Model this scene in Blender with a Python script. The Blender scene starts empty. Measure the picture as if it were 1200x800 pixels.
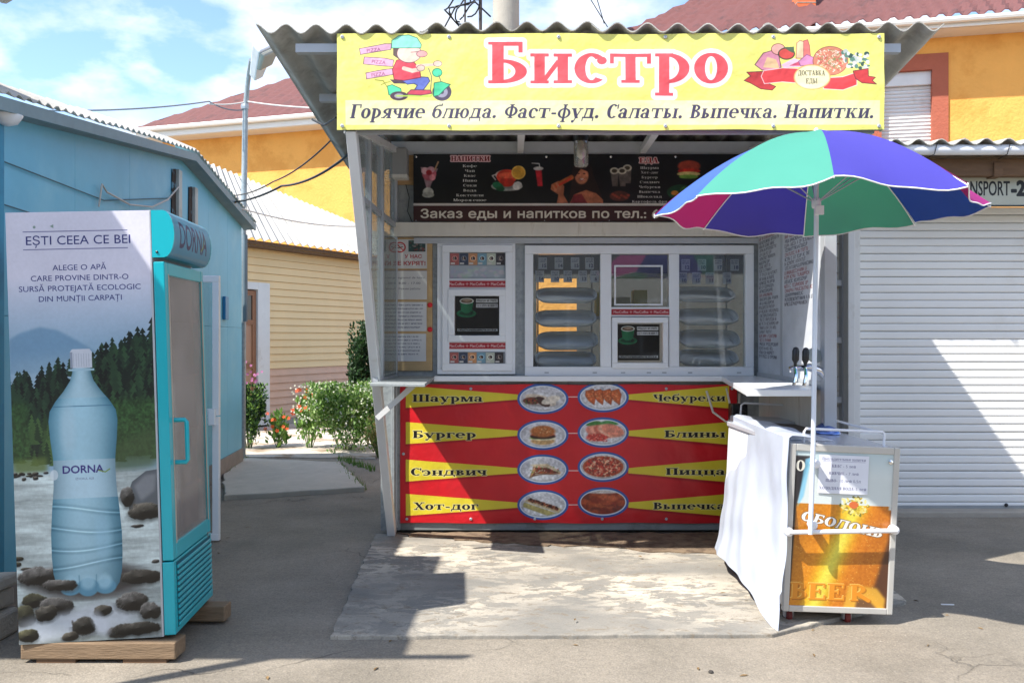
import bpy, bmesh, math, random
import numpy as np
from mathutils import Vector, Matrix
random.seed(7)
R = math.radians
C = bpy.context.scene.collection
SC = bpy.context.scene

# ---------------------------------------------------------------- camera
F, PX, PY, EYE = 1080.0, 626.0, 396.0, 1.5
cam_d = bpy.data.cameras.new('camera'); cam = bpy.data.objects.new('camera', cam_d); C.objects.link(cam)
cam.location = (0, 0, EYE); cam.rotation_euler = (R(90), 0, 0)
cam_d.sensor_width = 36; cam_d.lens = F / 1200 * 36
cam_d.shift_x = -26 / 1200; cam_d.shift_y = -4 / 1200
cam_d.clip_start = 0.05; cam_d.clip_end = 2000
SC.camera = cam

# ---------------------------------------------------------------- light
SUN_TRAVEL = Vector((1.55, 1.0, -2.4)).normalized()
SUN_ELEV = math.asin(-SUN_TRAVEL.z)
to_sun = -SUN_TRAVEL
w = bpy.data.worlds.new('World'); SC.world = w; w.use_nodes = True
nt = w.node_tree; nt.nodes.clear()
wo = nt.nodes.new('ShaderNodeOutputWorld'); bg = nt.nodes.new('ShaderNodeBackground')
sky = nt.nodes.new('ShaderNodeTexSky'); sky.sky_type = 'NISHITA'; sky.sun_disc = False
sky.sun_elevation = SUN_ELEV; sky.sun_rotation = math.atan2(to_sun.x, to_sun.y)
sky.air_density = .85; sky.dust_density = .3; sky.ozone_density = 3.0
tc = nt.nodes.new('ShaderNodeTexCoord'); mp = nt.nodes.new('ShaderNodeMapping')
mp.inputs['Scale'].default_value = (1.0, 1.0, 2.0); mp.inputs['Location'].default_value = (3.15, 0.4, 0.2)
n1 = nt.nodes.new('ShaderNodeTexNoise'); n1.inputs['Scale'].default_value = 2.3; n1.inputs['Detail'].default_value = 9; n1.inputs['Roughness'].default_value = .55
rp = nt.nodes.new('ShaderNodeValToRGB'); rp.color_ramp.elements[0].position = .475; rp.color_ramp.elements[1].position = .58
n2 = nt.nodes.new('ShaderNodeTexNoise'); n2.inputs['Scale'].default_value = 5; n2.inputs['Detail'].default_value = 6
cl = nt.nodes.new('ShaderNodeValToRGB')
cl.color_ramp.elements[0].position = .36; cl.color_ramp.elements[0].color = (3.0, 3.15, 3.4, 1)
cl.color_ramp.elements[1].position = .6; cl.color_ramp.elements[1].color = (5.2, 5.2, 5.25, 1)
mx = nt.nodes.new('ShaderNodeMixRGB')
L = nt.links
L.new(tc.outputs['Generated'], mp.inputs[0]); L.new(mp.outputs[0], n1.inputs[0]); L.new(mp.outputs[0], n2.inputs[0])
L.new(n1.outputs[0], rp.inputs[0]); L.new(n2.outputs[0], cl.inputs[0])
L.new(rp.outputs[0], mx.inputs[0]); L.new(sky.outputs[0], mx.inputs[1]); L.new(cl.outputs[0], mx.inputs[2])
L.new(mx.outputs[0], bg.inputs[0]); bg.inputs[1].default_value = 0.145
L.new(bg.outputs[0], wo.inputs[0])
sd = bpy.data.lights.new('sun', 'SUN'); sd.energy = 3.7; sd.angle = R(.6); sd.color = (1, .955, .88)
so = bpy.data.objects.new('sun', sd); C.objects.link(so); so.location = (-6, -4, 12)
so.rotation_euler = SUN_TRAVEL.to_track_quat('-Z', 'Y').to_euler()
SC.view_settings.view_transform = 'Standard'; SC.view_settings.look = 'None'
SC.view_settings.exposure = 1.25; SC.view_settings.gamma = 1

# ---------------------------------------------------------------- helpers
def P(px, py, Y): return Vector(((px - PX) * Y / F, Y, EYE - (py - PY) * Y / F))
def X(px, Y): return (px - PX) * Y / F
def Z(py, Y): return EYE - (py - PY) * Y / F
def G(px, py, z=0.0):
    Y = (EYE - z) * F / (py - PY); return Vector((X(px, Y), Y, z))
def lin(c): return tuple((v / 12.92 if v <= .04045 else ((v + .055) / 1.055) ** 2.4) for v in c)
def s(r, g, b): return lin((r / 255, g / 255, b / 255))

_mats = {}
def M(name, col, rough=.6, metal=0.0, var=.12, vscale=6, bump=.0, bscale=40, col2=None, c2lo=.5, c2hi=.62, c2scale=3, trans=0.0, spec=.5, alpha=1.0, coat=0.0, stretch=None, c2d=8, deep=False):
    if name in _mats: return _mats[name]
    m = bpy.data.materials.new(name); m.use_nodes = True; t = m.node_tree; n = t.nodes; l = t.links
    b = n['Principled BSDF']; b.inputs['Roughness'].default_value = rough; b.inputs['Metallic'].default_value = metal
    b.inputs['Specular IOR Level'].default_value = spec; b.inputs['Coat Weight'].default_value = coat
    b.inputs['Alpha'].default_value = alpha
    tc = n.new('ShaderNodeTexCoord'); src = tc.outputs['Object']
    if stretch:
        mp = n.new('ShaderNodeMapping'); mp.inputs['Scale'].default_value = stretch; l.new(src, mp.inputs[0]); src = mp.outputs[0]
    nz = n.new('ShaderNodeTexNoise'); nz.inputs['Scale'].default_value = vscale; nz.inputs['Detail'].default_value = 7; nz.inputs['Roughness'].default_value = .62
    l.new(src, nz.inputs[0])
    rp = n.new('ShaderNodeValToRGB'); e = rp.color_ramp.elements
    e[0].position = .25; e[1].position = .75
    e[0].color = (*[max(0, c * (1 - var)) for c in col], 1); e[1].color = (*[min(1, c * (1 + var)) for c in col], 1)
    l.new(nz.outputs[0], rp.inputs[0]); out = rp.outputs[0]
    if col2:
        z2 = n.new('ShaderNodeTexNoise'); z2.inputs['Scale'].default_value = c2scale; z2.inputs['Detail'].default_value = c2d; z2.inputs['Roughness'].default_value = .65
        l.new(src, z2.inputs[0]); r2 = n.new('ShaderNodeValToRGB'); r2.color_ramp.elements[0].position = c2lo; r2.color_ramp.elements[1].position = c2hi
        l.new(z2.outputs[0], r2.inputs[0]); mx = n.new('ShaderNodeMixRGB'); l.new(r2.outputs[0], mx.inputs[0]); l.new(out, mx.inputs[1])
        mx.inputs[2].default_value = (*col2, 1); out = mx.outputs[0]
    l.new(out, b.inputs['Base Color'])
    if bump:
        bz = n.new('ShaderNodeTexNoise'); bz.inputs['Scale'].default_value = bscale; bz.inputs['Detail'].default_value = 5
        l.new(src, bz.inputs[0]); bp = n.new('ShaderNodeBump'); bp.inputs['Strength'].default_value = bump; bp.inputs['Distance'].default_value = .01
        l.new(bz.outputs[0], bp.inputs['Height']); l.new(bp.outputs[0], b.inputs['Normal'])
    if trans:
        tr = n.new('ShaderNodeBsdfTranslucent'); ms = n.new('ShaderNodeMixShader'); ms.inputs[0].default_value = trans
        if deep: k_ = max(col); tr.inputs[0].default_value = (*[(c/k_)**1.75*k_ for c in col], 1)
        else: l.new(out, tr.inputs[0])
        l.new(b.outputs[0], ms.inputs[1]); l.new(tr.outputs[0], ms.inputs[2]); l.new(ms.outputs[0], n['Material Output'].inputs[0])
    _mats[name] = m; return m
def glass(name, tint=(.8, .85, .85), dirt_sheen=.15, dirt_sheen_col=(.5, .5, .48), gloss=.12, dscale=5):
    if name in _mats: return _mats[name]
    m = bpy.data.materials.new(name); m.use_nodes = True; t = m.node_tree; n = t.nodes; l = t.links; n.clear()
    o = n.new('ShaderNodeOutputMaterial'); tr = n.new('ShaderNodeBsdfTransparent'); tr.inputs[0].default_value = (*tint, 1)
    gl = n.new('ShaderNodeBsdfGlossy'); gl.inputs['Roughness'].default_value = .03
    fr = n.new('ShaderNodeLayerWeight'); fr.inputs[0].default_value = .35
    ad = n.new('ShaderNodeMath'); ad.operation = 'MULTIPLY_ADD'; ad.inputs[1].default_value = .55; ad.inputs[2].default_value = gloss; l.new(fr.outputs['Fresnel'], ad.inputs[0])
    m1 = n.new('ShaderNodeMixShader'); l.new(ad.outputs[0], m1.inputs[0]); l.new(tr.outputs[0], m1.inputs[1]); l.new(gl.outputs[0], m1.inputs[2])
    df = n.new('ShaderNodeBsdfDiffuse'); df.inputs[0].default_value = (*dirt_sheen_col, 1)
    nz = n.new('ShaderNodeTexNoise'); nz.inputs['Scale'].default_value = dscale; nz.inputs['Detail'].default_value = 6
    tc = n.new('ShaderNodeTexCoord'); l.new(tc.outputs['Object'], nz.inputs[0])
    mm = n.new('ShaderNodeMath'); mm.operation = 'MULTIPLY'; mm.inputs[1].default_value = dirt_sheen * 2; l.new(nz.outputs[0], mm.inputs[0])
    m2 = n.new('ShaderNodeMixShader'); l.new(mm.outputs[0], m2.inputs[0]); l.new(m1.outputs[0], m2.inputs[1]); l.new(df.outputs[0], m2.inputs[2])
    l.new(m2.outputs[0], o.inputs[0]); _mats[name] = m; return m

class MB:
    def __init__(s): s.v = []; s.f = []; s.uv = []
    def add(s, vs, fs, uvs=None):
        b = len(s.v); s.v += [tuple(v) for v in vs]
        for i, f in enumerate(fs):
            s.f.append(tuple(b + k for k in f)); s.uv.append(uvs[i] if uvs else [(0, 0)] * len(f))
        return s
    def box(s, x0, x1, y0, y1, z0, z1):
        return s.add([(x0,y0,z0),(x1,y0,z0),(x1,y1,z0),(x0,y1,z0),(x0,y0,z1),(x1,y0,z1),(x1,y1,z1),(x0,y1,z1)],
              [(0,3,2,1),(4,5,6,7),(0,1,5,4),(1,2,6,5),(2,3,7,6),(3,0,4,7)])
    def hexa(s, p): return s.add(p, [(0,3,2,1),(4,5,6,7),(0,1,5,4),(1,2,6,5),(2,3,7,6),(3,0,4,7)])
    def bar(s, a, b, w, h=None, up=(0,0,1)):
        a = Vector(a); b = Vector(b); h = h or w; d = (b - a).normalized(); u = Vector(up)
        if abs(d.dot(u)) > .98: u = Vector((0, 1, 0))
        x = d.cross(u).normalized(); y = x.cross(d).normalized(); x *= w / 2; y *= h / 2
        return s.hexa([a-x-y, a+x-y, a+x+y, a-x+y, b-x-y, b+x-y, b+x+y, b-x+y])
    def tube(s, path, r, n=8, rs=None):
        path = [Vector(p) for p in path]; rings = []; prev = None
        for i, p in enumerate(path):
            d = (path[min(i+1, len(path)-1)] - path[max(i-1, 0)]).normalized()
            if prev is None:
                u = Vector((0,0,1)) if abs(d.z) < .9 else Vector((0,1,0)); x = d.cross(u).normalized()
            else: x = (prev - d * prev.dot(d)).normalized()
            prev = x; y = d.cross(x); rr = rs[i] if rs else r
            rings.append([p + (x*math.cos(k/n*6.28318) + y*math.sin(k/n*6.28318))*rr for k in range(n)])
        vs = [q for g in rings for q in g]; fs = []
        for i in range(len(path)-1):
            for k in range(n): fs.append((i*n+k, i*n+(k+1)%n, (i+1)*n+(k+1)%n, (i+1)*n+k))
        fs.append(tuple(range(n-1,-1,-1))); m = (len(path)-1)*n; fs.append(tuple(range(m, m+n)))
        return s.add(vs, fs)
    def lathe(s, prof, c=(0,0,0), n=20, mat=None):
        vs = []; fs = []; c = Vector(c)
        for r, z in prof:
            for k in range(n):
                v = Vector((r*math.cos(k/n*6.28318), r*math.sin(k/n*6.28318), z))
                if mat: v = mat @ v
                vs.append(c + v)
        for i in range(len(prof)-1):
            for k in range(n): fs.append((i*n+k, i*n+(k+1)%n, (i+1)*n+(k+1)%n, (i+1)*n+k))
        fs.append(tuple(range(n-1,-1,-1))); m = (len(prof)-1)*n; fs.append(tuple(range(m, m+n)))
        return s.add(vs, fs)
    def prism(s, pts, vec):
        pts = [Vector(p) for p in pts]; vec = Vector(vec); n = len(pts)
        vs = pts + [p + vec for p in pts]
        fs = [tuple(range(n-1,-1,-1)), tuple(range(n, 2*n))] + [(i, (i+1)%n, n+(i+1)%n, n+i) for i in range(n)]
        return s.add(vs, fs)
    def grid(s, fn, nu, nv, thick=None, uvf=None):
        """fn(u,v)->Vector; thick: vector or None for a shell"""
        vs = [Vector(fn(i/nu, j/nv)) for j in range(nv+1) for i in range(nu+1)]; W = nu+1; fs = []; uvs = []
        T = lambda i, j: (i/nu, j/nv)
        for j in range(nv):
            for i in range(nu):
                fs.append((j*W+i, j*W+i+1, (j+1)*W+i+1, (j+1)*W+i)); uvs.append([T(i,j), T(i+1,j), T(i+1,j+1), T(i,j+1)])
        if thick is not None:
            t = Vector(thick); b = len(vs); vs = vs + [v + t for v in vs]
            for k in range(len(fs)):
                f = fs[k]; fs.append(tuple(b+q for q in reversed(f))); uvs.append(list(reversed(uvs[k])))
            def side(a, c, ua, uc): fs.append((a, b+a, b+c, c)); uvs.append([ua, ua, uc, uc])
            for i in range(nu):
                side(i, i+1, T(i,0), T(i+1,0)); side(nv*W+i+1, nv*W+i, T(i+1,nv), T(i,nv))
            for j in range(nv):
                side((j+1)*W, j*W, T(0,j+1), T(0,j)); side(j*W+nu, (j+1)*W+nu, T(nu,j), T(nu,j+1))
        return s.add(vs, fs, uvs)
    def build(s, name, mat, parent=None, local=False, smooth=False, bevel=0, **tags):
        me = bpy.data.meshes.new(name); o = bpy.data.objects.new(name, me); C.objects.link(o)
        off = Vector((0,0,0))
        if parent is not None:
            if not local: off = Vector(world_loc(parent))
            o.parent = parent
        elif not local:
            a = np.array(s.v); off = Vector(((a[:,0].min()+a[:,0].max())/2, (a[:,1].min()+a[:,1].max())/2, a[:,2].min())); o.location = off
        me.from_pydata([tuple(Vector(v) - off) for v in s.v], [], s.f)
        ul = me.uv_layers.new(name='UVMap'); flat = [c for f in s.uv for uv in f for c in uv]; ul.data.foreach_set('uv', flat)
        if isinstance(mat, (list, tuple)):
            for m in mat: me.materials.append(m)
        else: me.materials.append(mat)
        if smooth:
            me.polygons.foreach_set('use_smooth', [True]*len(me.polygons))
            md = o.modifiers.new('es', 'EDGE_SPLIT'); md.split_angle = R(40)
        if bevel:
            md = o.modifiers.new('bv', 'BEVEL'); md.width = bevel; md.segments = 2; md.limit_method = 'ANGLE'
        me.update()
        for k, v in tags.items(): o[{'cat': 'category'}.get(k, k)] = v
        return o
_wl = {}
def world_loc(o): return _wl.get(o.name, tuple(o.location))
def thing(name, label, cat, loc=(0,0,0), rot=(0,0,0), group=None):
    o = bpy.data.objects.new(name, None); C.objects.link(o); o.empty_display_size = .1
    o.location = loc; o.rotation_euler = rot; o['label'] = label; o['category'] = cat
    if group: o['group'] = group
    _wl[o.name] = tuple(loc); return o
def struct(o): o['kind'] = 'structure'; return o
def inherit(o, p): _wl[o.name] = (0,0,0) if p is None else world_loc(p)   # parts at zero offset share their parent's origin
_ob = MB.build
def _build(s, *a, **k):
    o = _ob(s, *a, **k); par = k.get('parent', a[2] if len(a) > 2 else None)
    _wl[o.name] = world_loc(par) if par is not None else tuple(o.location); return o
MB.build = _build
def clone(o, loc=None, label=None, parent=None, rot=None):
    c = o.copy(); C.objects.link(c)
    if loc is not None: c.location = loc
    if rot is not None: c.rotation_euler = rot
    if label: c['label'] = label
    if parent is not None: c.parent = parent
    for ch in list(o.children): clone(ch, parent=c)
    return c

# ---------------------------------------------------------------- print painter (flat prints only)
def fbm(w, h, cells, octv=5, seed=0, gain=.55, ax=1.0):
    rg = np.random.default_rng(seed); out = np.zeros((h, w), np.float32); amp = 1; tot = 0
    for o in range(octv):
        cx = max(2, int(cells * 2**o * ax)); cy = max(2, int(cells * 2**o * h / w)); g = rg.random((cy+2, cx+2)).astype(np.float32)
        ys = np.linspace(0, cy, h, endpoint=False); xs = np.linspace(0, cx, w, endpoint=False)
        yi = ys.astype(int); xi = xs.astype(int); fy = ys-yi; fx = xs-xi; fy = (fy*fy*(3-2*fy))[:,None]; fx = (fx*fx*(3-2*fx))[None,:]
        a = g[np.ix_(yi,xi)]; b = g[np.ix_(yi,xi+1)]; c = g[np.ix_(yi+1,xi)]; d = g[np.ix_(yi+1,xi+1)]
        out += amp*((a*(1-fx)+b*fx)*(1-fy)+(c*(1-fx)+d*fx)*fy); tot += amp; amp *= gain
    return out/tot
_gc = {}
def sans_glyph(ch):
    if ch in _gc: return _gc[ch]
    def ev(t):
        c = bpy.data.curves.new('t', 'FONT'); c.body = t; c.resolution_u = 3; c.fill_mode = 'NONE'
        o = bpy.data.objects.new('t', c); C.objects.link(o); dg = bpy.context.evaluated_depsgraph_get(); e = o.evaluated_get(dg); m = e.to_mesh()
        vs = [(v.co.x/.728, v.co.y/.728) for v in m.vertices]; tr = []
        adj = {}
        for q in m.edges:
            for a_, b_ in ((q.vertices[0], q.vertices[1]), (q.vertices[1], q.vertices[0])): adj.setdefault(a_, []).append(b_)
        seen = set()
        for v0 in sorted(adj):
            if v0 in seen: continue
            loop = [v0]; seen.add(v0); cur = v0+1 if v0+1 in adj[v0] else adj[v0][0]     # vertices run in spline order: keep that direction
            while cur not in seen: loop.append(cur); seen.add(cur); nn = [w_ for w_ in adj[cur] if w_ not in seen]; cur = nn[0] if nn else v0
            if len(loop) > 2: tr.append([vs[i] for i in loop])
        e.to_mesh_clear(); bpy.data.objects.remove(o); bpy.data.curves.remove(c); return tr
    tr = ev(ch) if ch != ' ' else []
    two = ev('l'+ch+'l') if ch != ' ' else ev('l l'); one = ev('ll')
    mxx = lambda t: max(p[0] for q in t for p in q)
    adv = mxx(two) - mxx(one)
    _gc[ch] = (adv, tr); return _gc[ch]
W_, T_, SF, SE = .21, .085, .075, .075
def serif_glyph(ch):
    key = 'S'+ch
    if key in _gc: return _gc[key]
    P_ = []; low = ch.lower() == ch; H = .72 if low else 1.0; k = .9 if low else 1.08; W = W_*(.95 if low else 1.05); iw = .27*k; t = T_
    def rc(x0, x1, y0, y1): P_.append([(x0,y0),(x1,y0),(x1,y1),(x0,y1)])
    def stem(x, y0=0, y1=H, b=1, tt=1, w=None):
        w = w or W; rc(x, x+w, y0, y1)
        if b: rc(x-SE, x+w+SE, y0, y0+SF)
        if tt: rc(x-SE, x+w+SE, y1-SF, y1)
    def dg(xa, ya, xb, yb, w): P_.append([(xa,ya),(xa+w,ya),(xb+w,yb),(xb,yb)])
    def ring(cx, cy, rx, ry, wx, wy, a0=0, a1=360, n=28):
        for i in range(n):
            p, q = R(a0+(a1-a0)*i/n), R(a0+(a1-a0)*(i+1)/n)
            o = lambda a: (cx+rx*math.cos(a), cy+ry*math.sin(a)); j = lambda a: (cx+(rx-wx)*math.cos(a), cy+(ry-wy)*math.sin(a))
            P_.append([o(p), o(q), j(q), j(p)])
    def disc(cx, cy, r): P_.append([(cx+r*math.cos(i/12*6.283), cy+r*math.sin(i/12*6.283)) for i in range(12)])
    x = SE; c = ch.lower(); adv = 0; hw = W+iw+W
    if c == '.': disc(.14, .11, .12); adv = .34
    elif c == '-': rc(.05, .38, .27, .4); adv = .44
    elif c == ',': disc(.14, .11, .12); dg(.05,-.15,.14,.08,.1); adv = .34
    elif c == 'б' and not low:
        stem(x, 0, H); rc(x, x+.58, H-.1, H); rc(x+.5, x+.58, H-.26, H); ring(x+W-.02, .29, .46, .29, W, t, -90, 90); adv = x+W+.46
    elif c == 'б':
        ring(.33, .35, .33, .35, W, t); ring(.36, .55, .34, .42, W*.7, .1, 95, 190); rc(.34,.6,.9,1.0); rc(.54,.62,.93,1.08); adv = .68
    elif c == 'г': stem(x); rc(x, x+.5*k+.05, H-t, H); rc(x+.5*k-.03, x+.5*k+.05, H-.25, H); adv = x+.5*k+.07
    elif c == 'о': ring(.36*k, H/2, .36*k, H/2+.01, W*1.05, t); adv = .74*k
    elif c == 'с': ring(.36*k, H/2, .36*k, H/2+.01, W*1.05, t, 48, 312); disc(.58*k, H*.76, .095) if low else rc(.6*k,.68*k,H-.33,H); adv = .7*k
    elif c == 'э': ring(.3*k, H/2, .38*k, H/2+.01, W*1.05, t, -135, 135); rc(.2*k,.5*k,H/2-t/2,H/2+t/2); rc(0,.08,H-.3,H); adv = .72*k
    elif c == 'е' and low: ring(.34, H/2, .34, H/2+.01, W, t, 0, 310); rc(.15,.66,H/2-.02,H/2+t-.02); adv = .7
    elif c == 'е': stem(x); rc(x,x+.62,H-t,H); rc(x,x+.65,0,t); rc(x,x+.4,.48,.48+t); rc(x+.56,x+.64,H-.26,H); rc(x+.58,x+.66,0,.28); rc(x+.36,x+.42,.38,.66); adv = x+.7
    elif c == 'а' and low: ring(.27,.2,.27,.21,W*.95,t*.9); rc(.36,.36+W,.05,.5); ring(.3,.47,.27,.26,W*.9,t,0,150); disc(.12,.55,.09); rc(.4,.36+W+SE+.03,0,SF); adv = .68
    elif c == 'а': dg(.06,0,.32,H,.08); dg(.52,0,.32,H,.22); rc(.15,.62,.28,.28+t); rc(-.02,.26,0,SF); rc(.42,.84,0,SF); adv = .84
    elif c == 'р' or c == 'Р'.lower():
        y0 = -.3 if low else 0; stem(x, y0, H); cy = H-(.36 if low else .28); ry = .36 if low else .28; ring(x+W-.03, cy, .41, ry, W, t, -90, 90); adv = x+W+.42
    elif c == 'у': dg(.30,0,.02,H,.22) if low else dg(.36,.2,.04,H,.22); dg(.16 if low else .22,-.3 if low else 0,.6,H,.08); rc(-.04,.3,H-SF,H); rc(.48,.76,H-SF,H); disc(.17 if low else .2,-.22 if low else .09,.1); adv = .74
    elif c in 'ниптцпшщю' or c in 'й':
        if c == 'н': stem(x); stem(x+W+iw); rc(x+W, x+W+iw, H/2-t/2, H/2+t/2); adv = x+hw+SE
        if c in 'ий': stem(x); stem(x+W+iw); dg(x+W*.6, 0.06, x+W+iw-.02+.0, H-.16, .11) ; adv = x+hw+SE
        if c == 'й': ring(x+hw/2, H+.2, .14, .14, .07, .07, 180, 360, 10)
        if c == 'п': stem(x,0,H,1,0); stem(x+W+iw,0,H,1,0); rc(x-SE, x+hw+SE, H-t, H); adv = x+hw+SE
        if c == 'ц': stem(x,0,H,0,1); stem(x+W+iw,0,H,0,1); rc(x-SE, x+hw+.1, 0, t); rc(x+hw+.03,x+hw+.1,-.2,t); adv = x+hw+.12
        if c in 'шщ': i2 = iw*.8; [stem(x+q*(W+i2),0,H,0,1) for q in range(3)]; rc(x-SE, x+3*W+2*i2+SE, 0, t); adv = x+3*W+2*i2+SE
        if c == 'т': m = .3*k+.02; stem(m, 0, H, 1, 0); rc(.0, 2*m+W, H-t, H); rc(0,.075,H-.25,H); rc(2*m+W-.075,2*m+W,H-.25,H); adv = 2*m+W+.03
        if c == 'ю': stem(x); rc(x+W,x+W+.14,H/2-t/2,H/2+t/2); ring(x+W+.42,H/2,.31,H/2+.01,W*.95,t); adv = x+W+.75
    elif c == 'к': stem(x); dg(x+W,H*.42,x+W+.28,H,.09); dg(x+W+.26,0,x+W+.04,H*.55,.2); rc(x+W+.16,x+W+.47,H-SF,H); rc(x+W+.2,x+W+.54,0,SF); adv = x+W+.55
    elif c == 'л': dg(.06,0,.2,H,.1); rc(0,.2,0,SF); stem(.5 if low else .56,0,H,1,0); rc(.14,(.5 if low else .56)+W+SE,H-t,H); adv = (.5 if low else .56)+W+SE
    elif c == 'д': e = .5 if low else .56; dg(.1,.05,.22,H,.1); rc(e,e+W,0,H); rc(.16,e+W+.04,H-t,H); rc(0,e+W+.1,0,t+.02); rc(0,.075,-.2,t); rc(e+W+.025,e+W+.1,-.2,t); adv = e+W+.12
    elif c == 'м': stem(x,0,H,1,1,.12 if low else .13); dg(x+.28,0,x+.02,H,.2); dg(x+.33,0,x+.6,H,.09); stem(x+.62,0,H,1,1); adv = x+.62+W+SE
    elif c == 'ч': stem(.42 if low else .5,0,H); e = .42 if low else .5; ring(x+.2+W*.3,H*.72,.25,H*.38,W*.9,t,180,290); rc(x-.03,x-.03+W*.9,H*.6,H); rc(x-.1,x+W+.05,H-SF,H); rc(x+.25,e,H*.34,H*.34+t); adv = e+W+SE
    elif c == 'в': stem(x); r1 = H*.24; r2 = H*.29; ring(x+W-.05,H-r1,.3*k+.05,r1,W*.85,t,-90,90); ring(x+W-.05,r2,.36*k+.05,r2,W*.95,t,-90,90); adv = x+W+.34*k+.06
    elif c in 'ьы': stem(x); ring(x+W-.05,H*.29,.36*k,H*.29,W*.95,t,-90,90); adv = x+W+.34*k
    elif c == 'я': stem(.4,0,H); ring(.42,H*.7,.36,H*.3,W*.9,t,90,270); dg(.02,0,.3,H*.42,.16); rc(-.02,.24,0,SF); adv = .4+W+SE
    elif c == 'х': dg(.44 if low else .56,0,.04,H,.23); dg(.06,0,.5 if low else .62,H,.09); e = .7 if low else .84; [rc(*q) for q in [(-.02,.28,0,SF),(e-.34,e,0,SF),(-.02,.34,H-SF,H),(e-.3,e,H-SF,H)]]; adv = e+.01
    elif c == 'ф': h2 = H/2; ring(.44,h2,.44,h2+.01 if low else .36,W*.85,t); stem(.44-W*.4,-.28 if low else 0,1.0,1,1,W*.8); adv = .9
    elif c == 'ж': m = .42; stem(m,0,H,1,1); [dg(a,0,b,H,.12) for a, b in ((.06,m+.02),(m+W-.12,.0+.06),)]; dg(2*m+W-.2,0,m+W-.12,H*.6,.14); dg(m+W-.1,H*.4,2*m+W-.2,H,.1); adv = 2*m+W+.02
    elif c == 'з': ring(.26,H*.74,.28,H*.26,W*.8,t,-90,140); ring(.26,H*.28,.32,H*.28,W*.8,t,-140,90); adv = .62
    else: return sans_glyph(ch)
    if c == 'ы': stem(adv+.08+SE-.02); adv = adv+.08+SE+W+SE
    if c == 'ъ': pass
    _gc[key] = (adv+.045, P_); return _gc[key]

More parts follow.
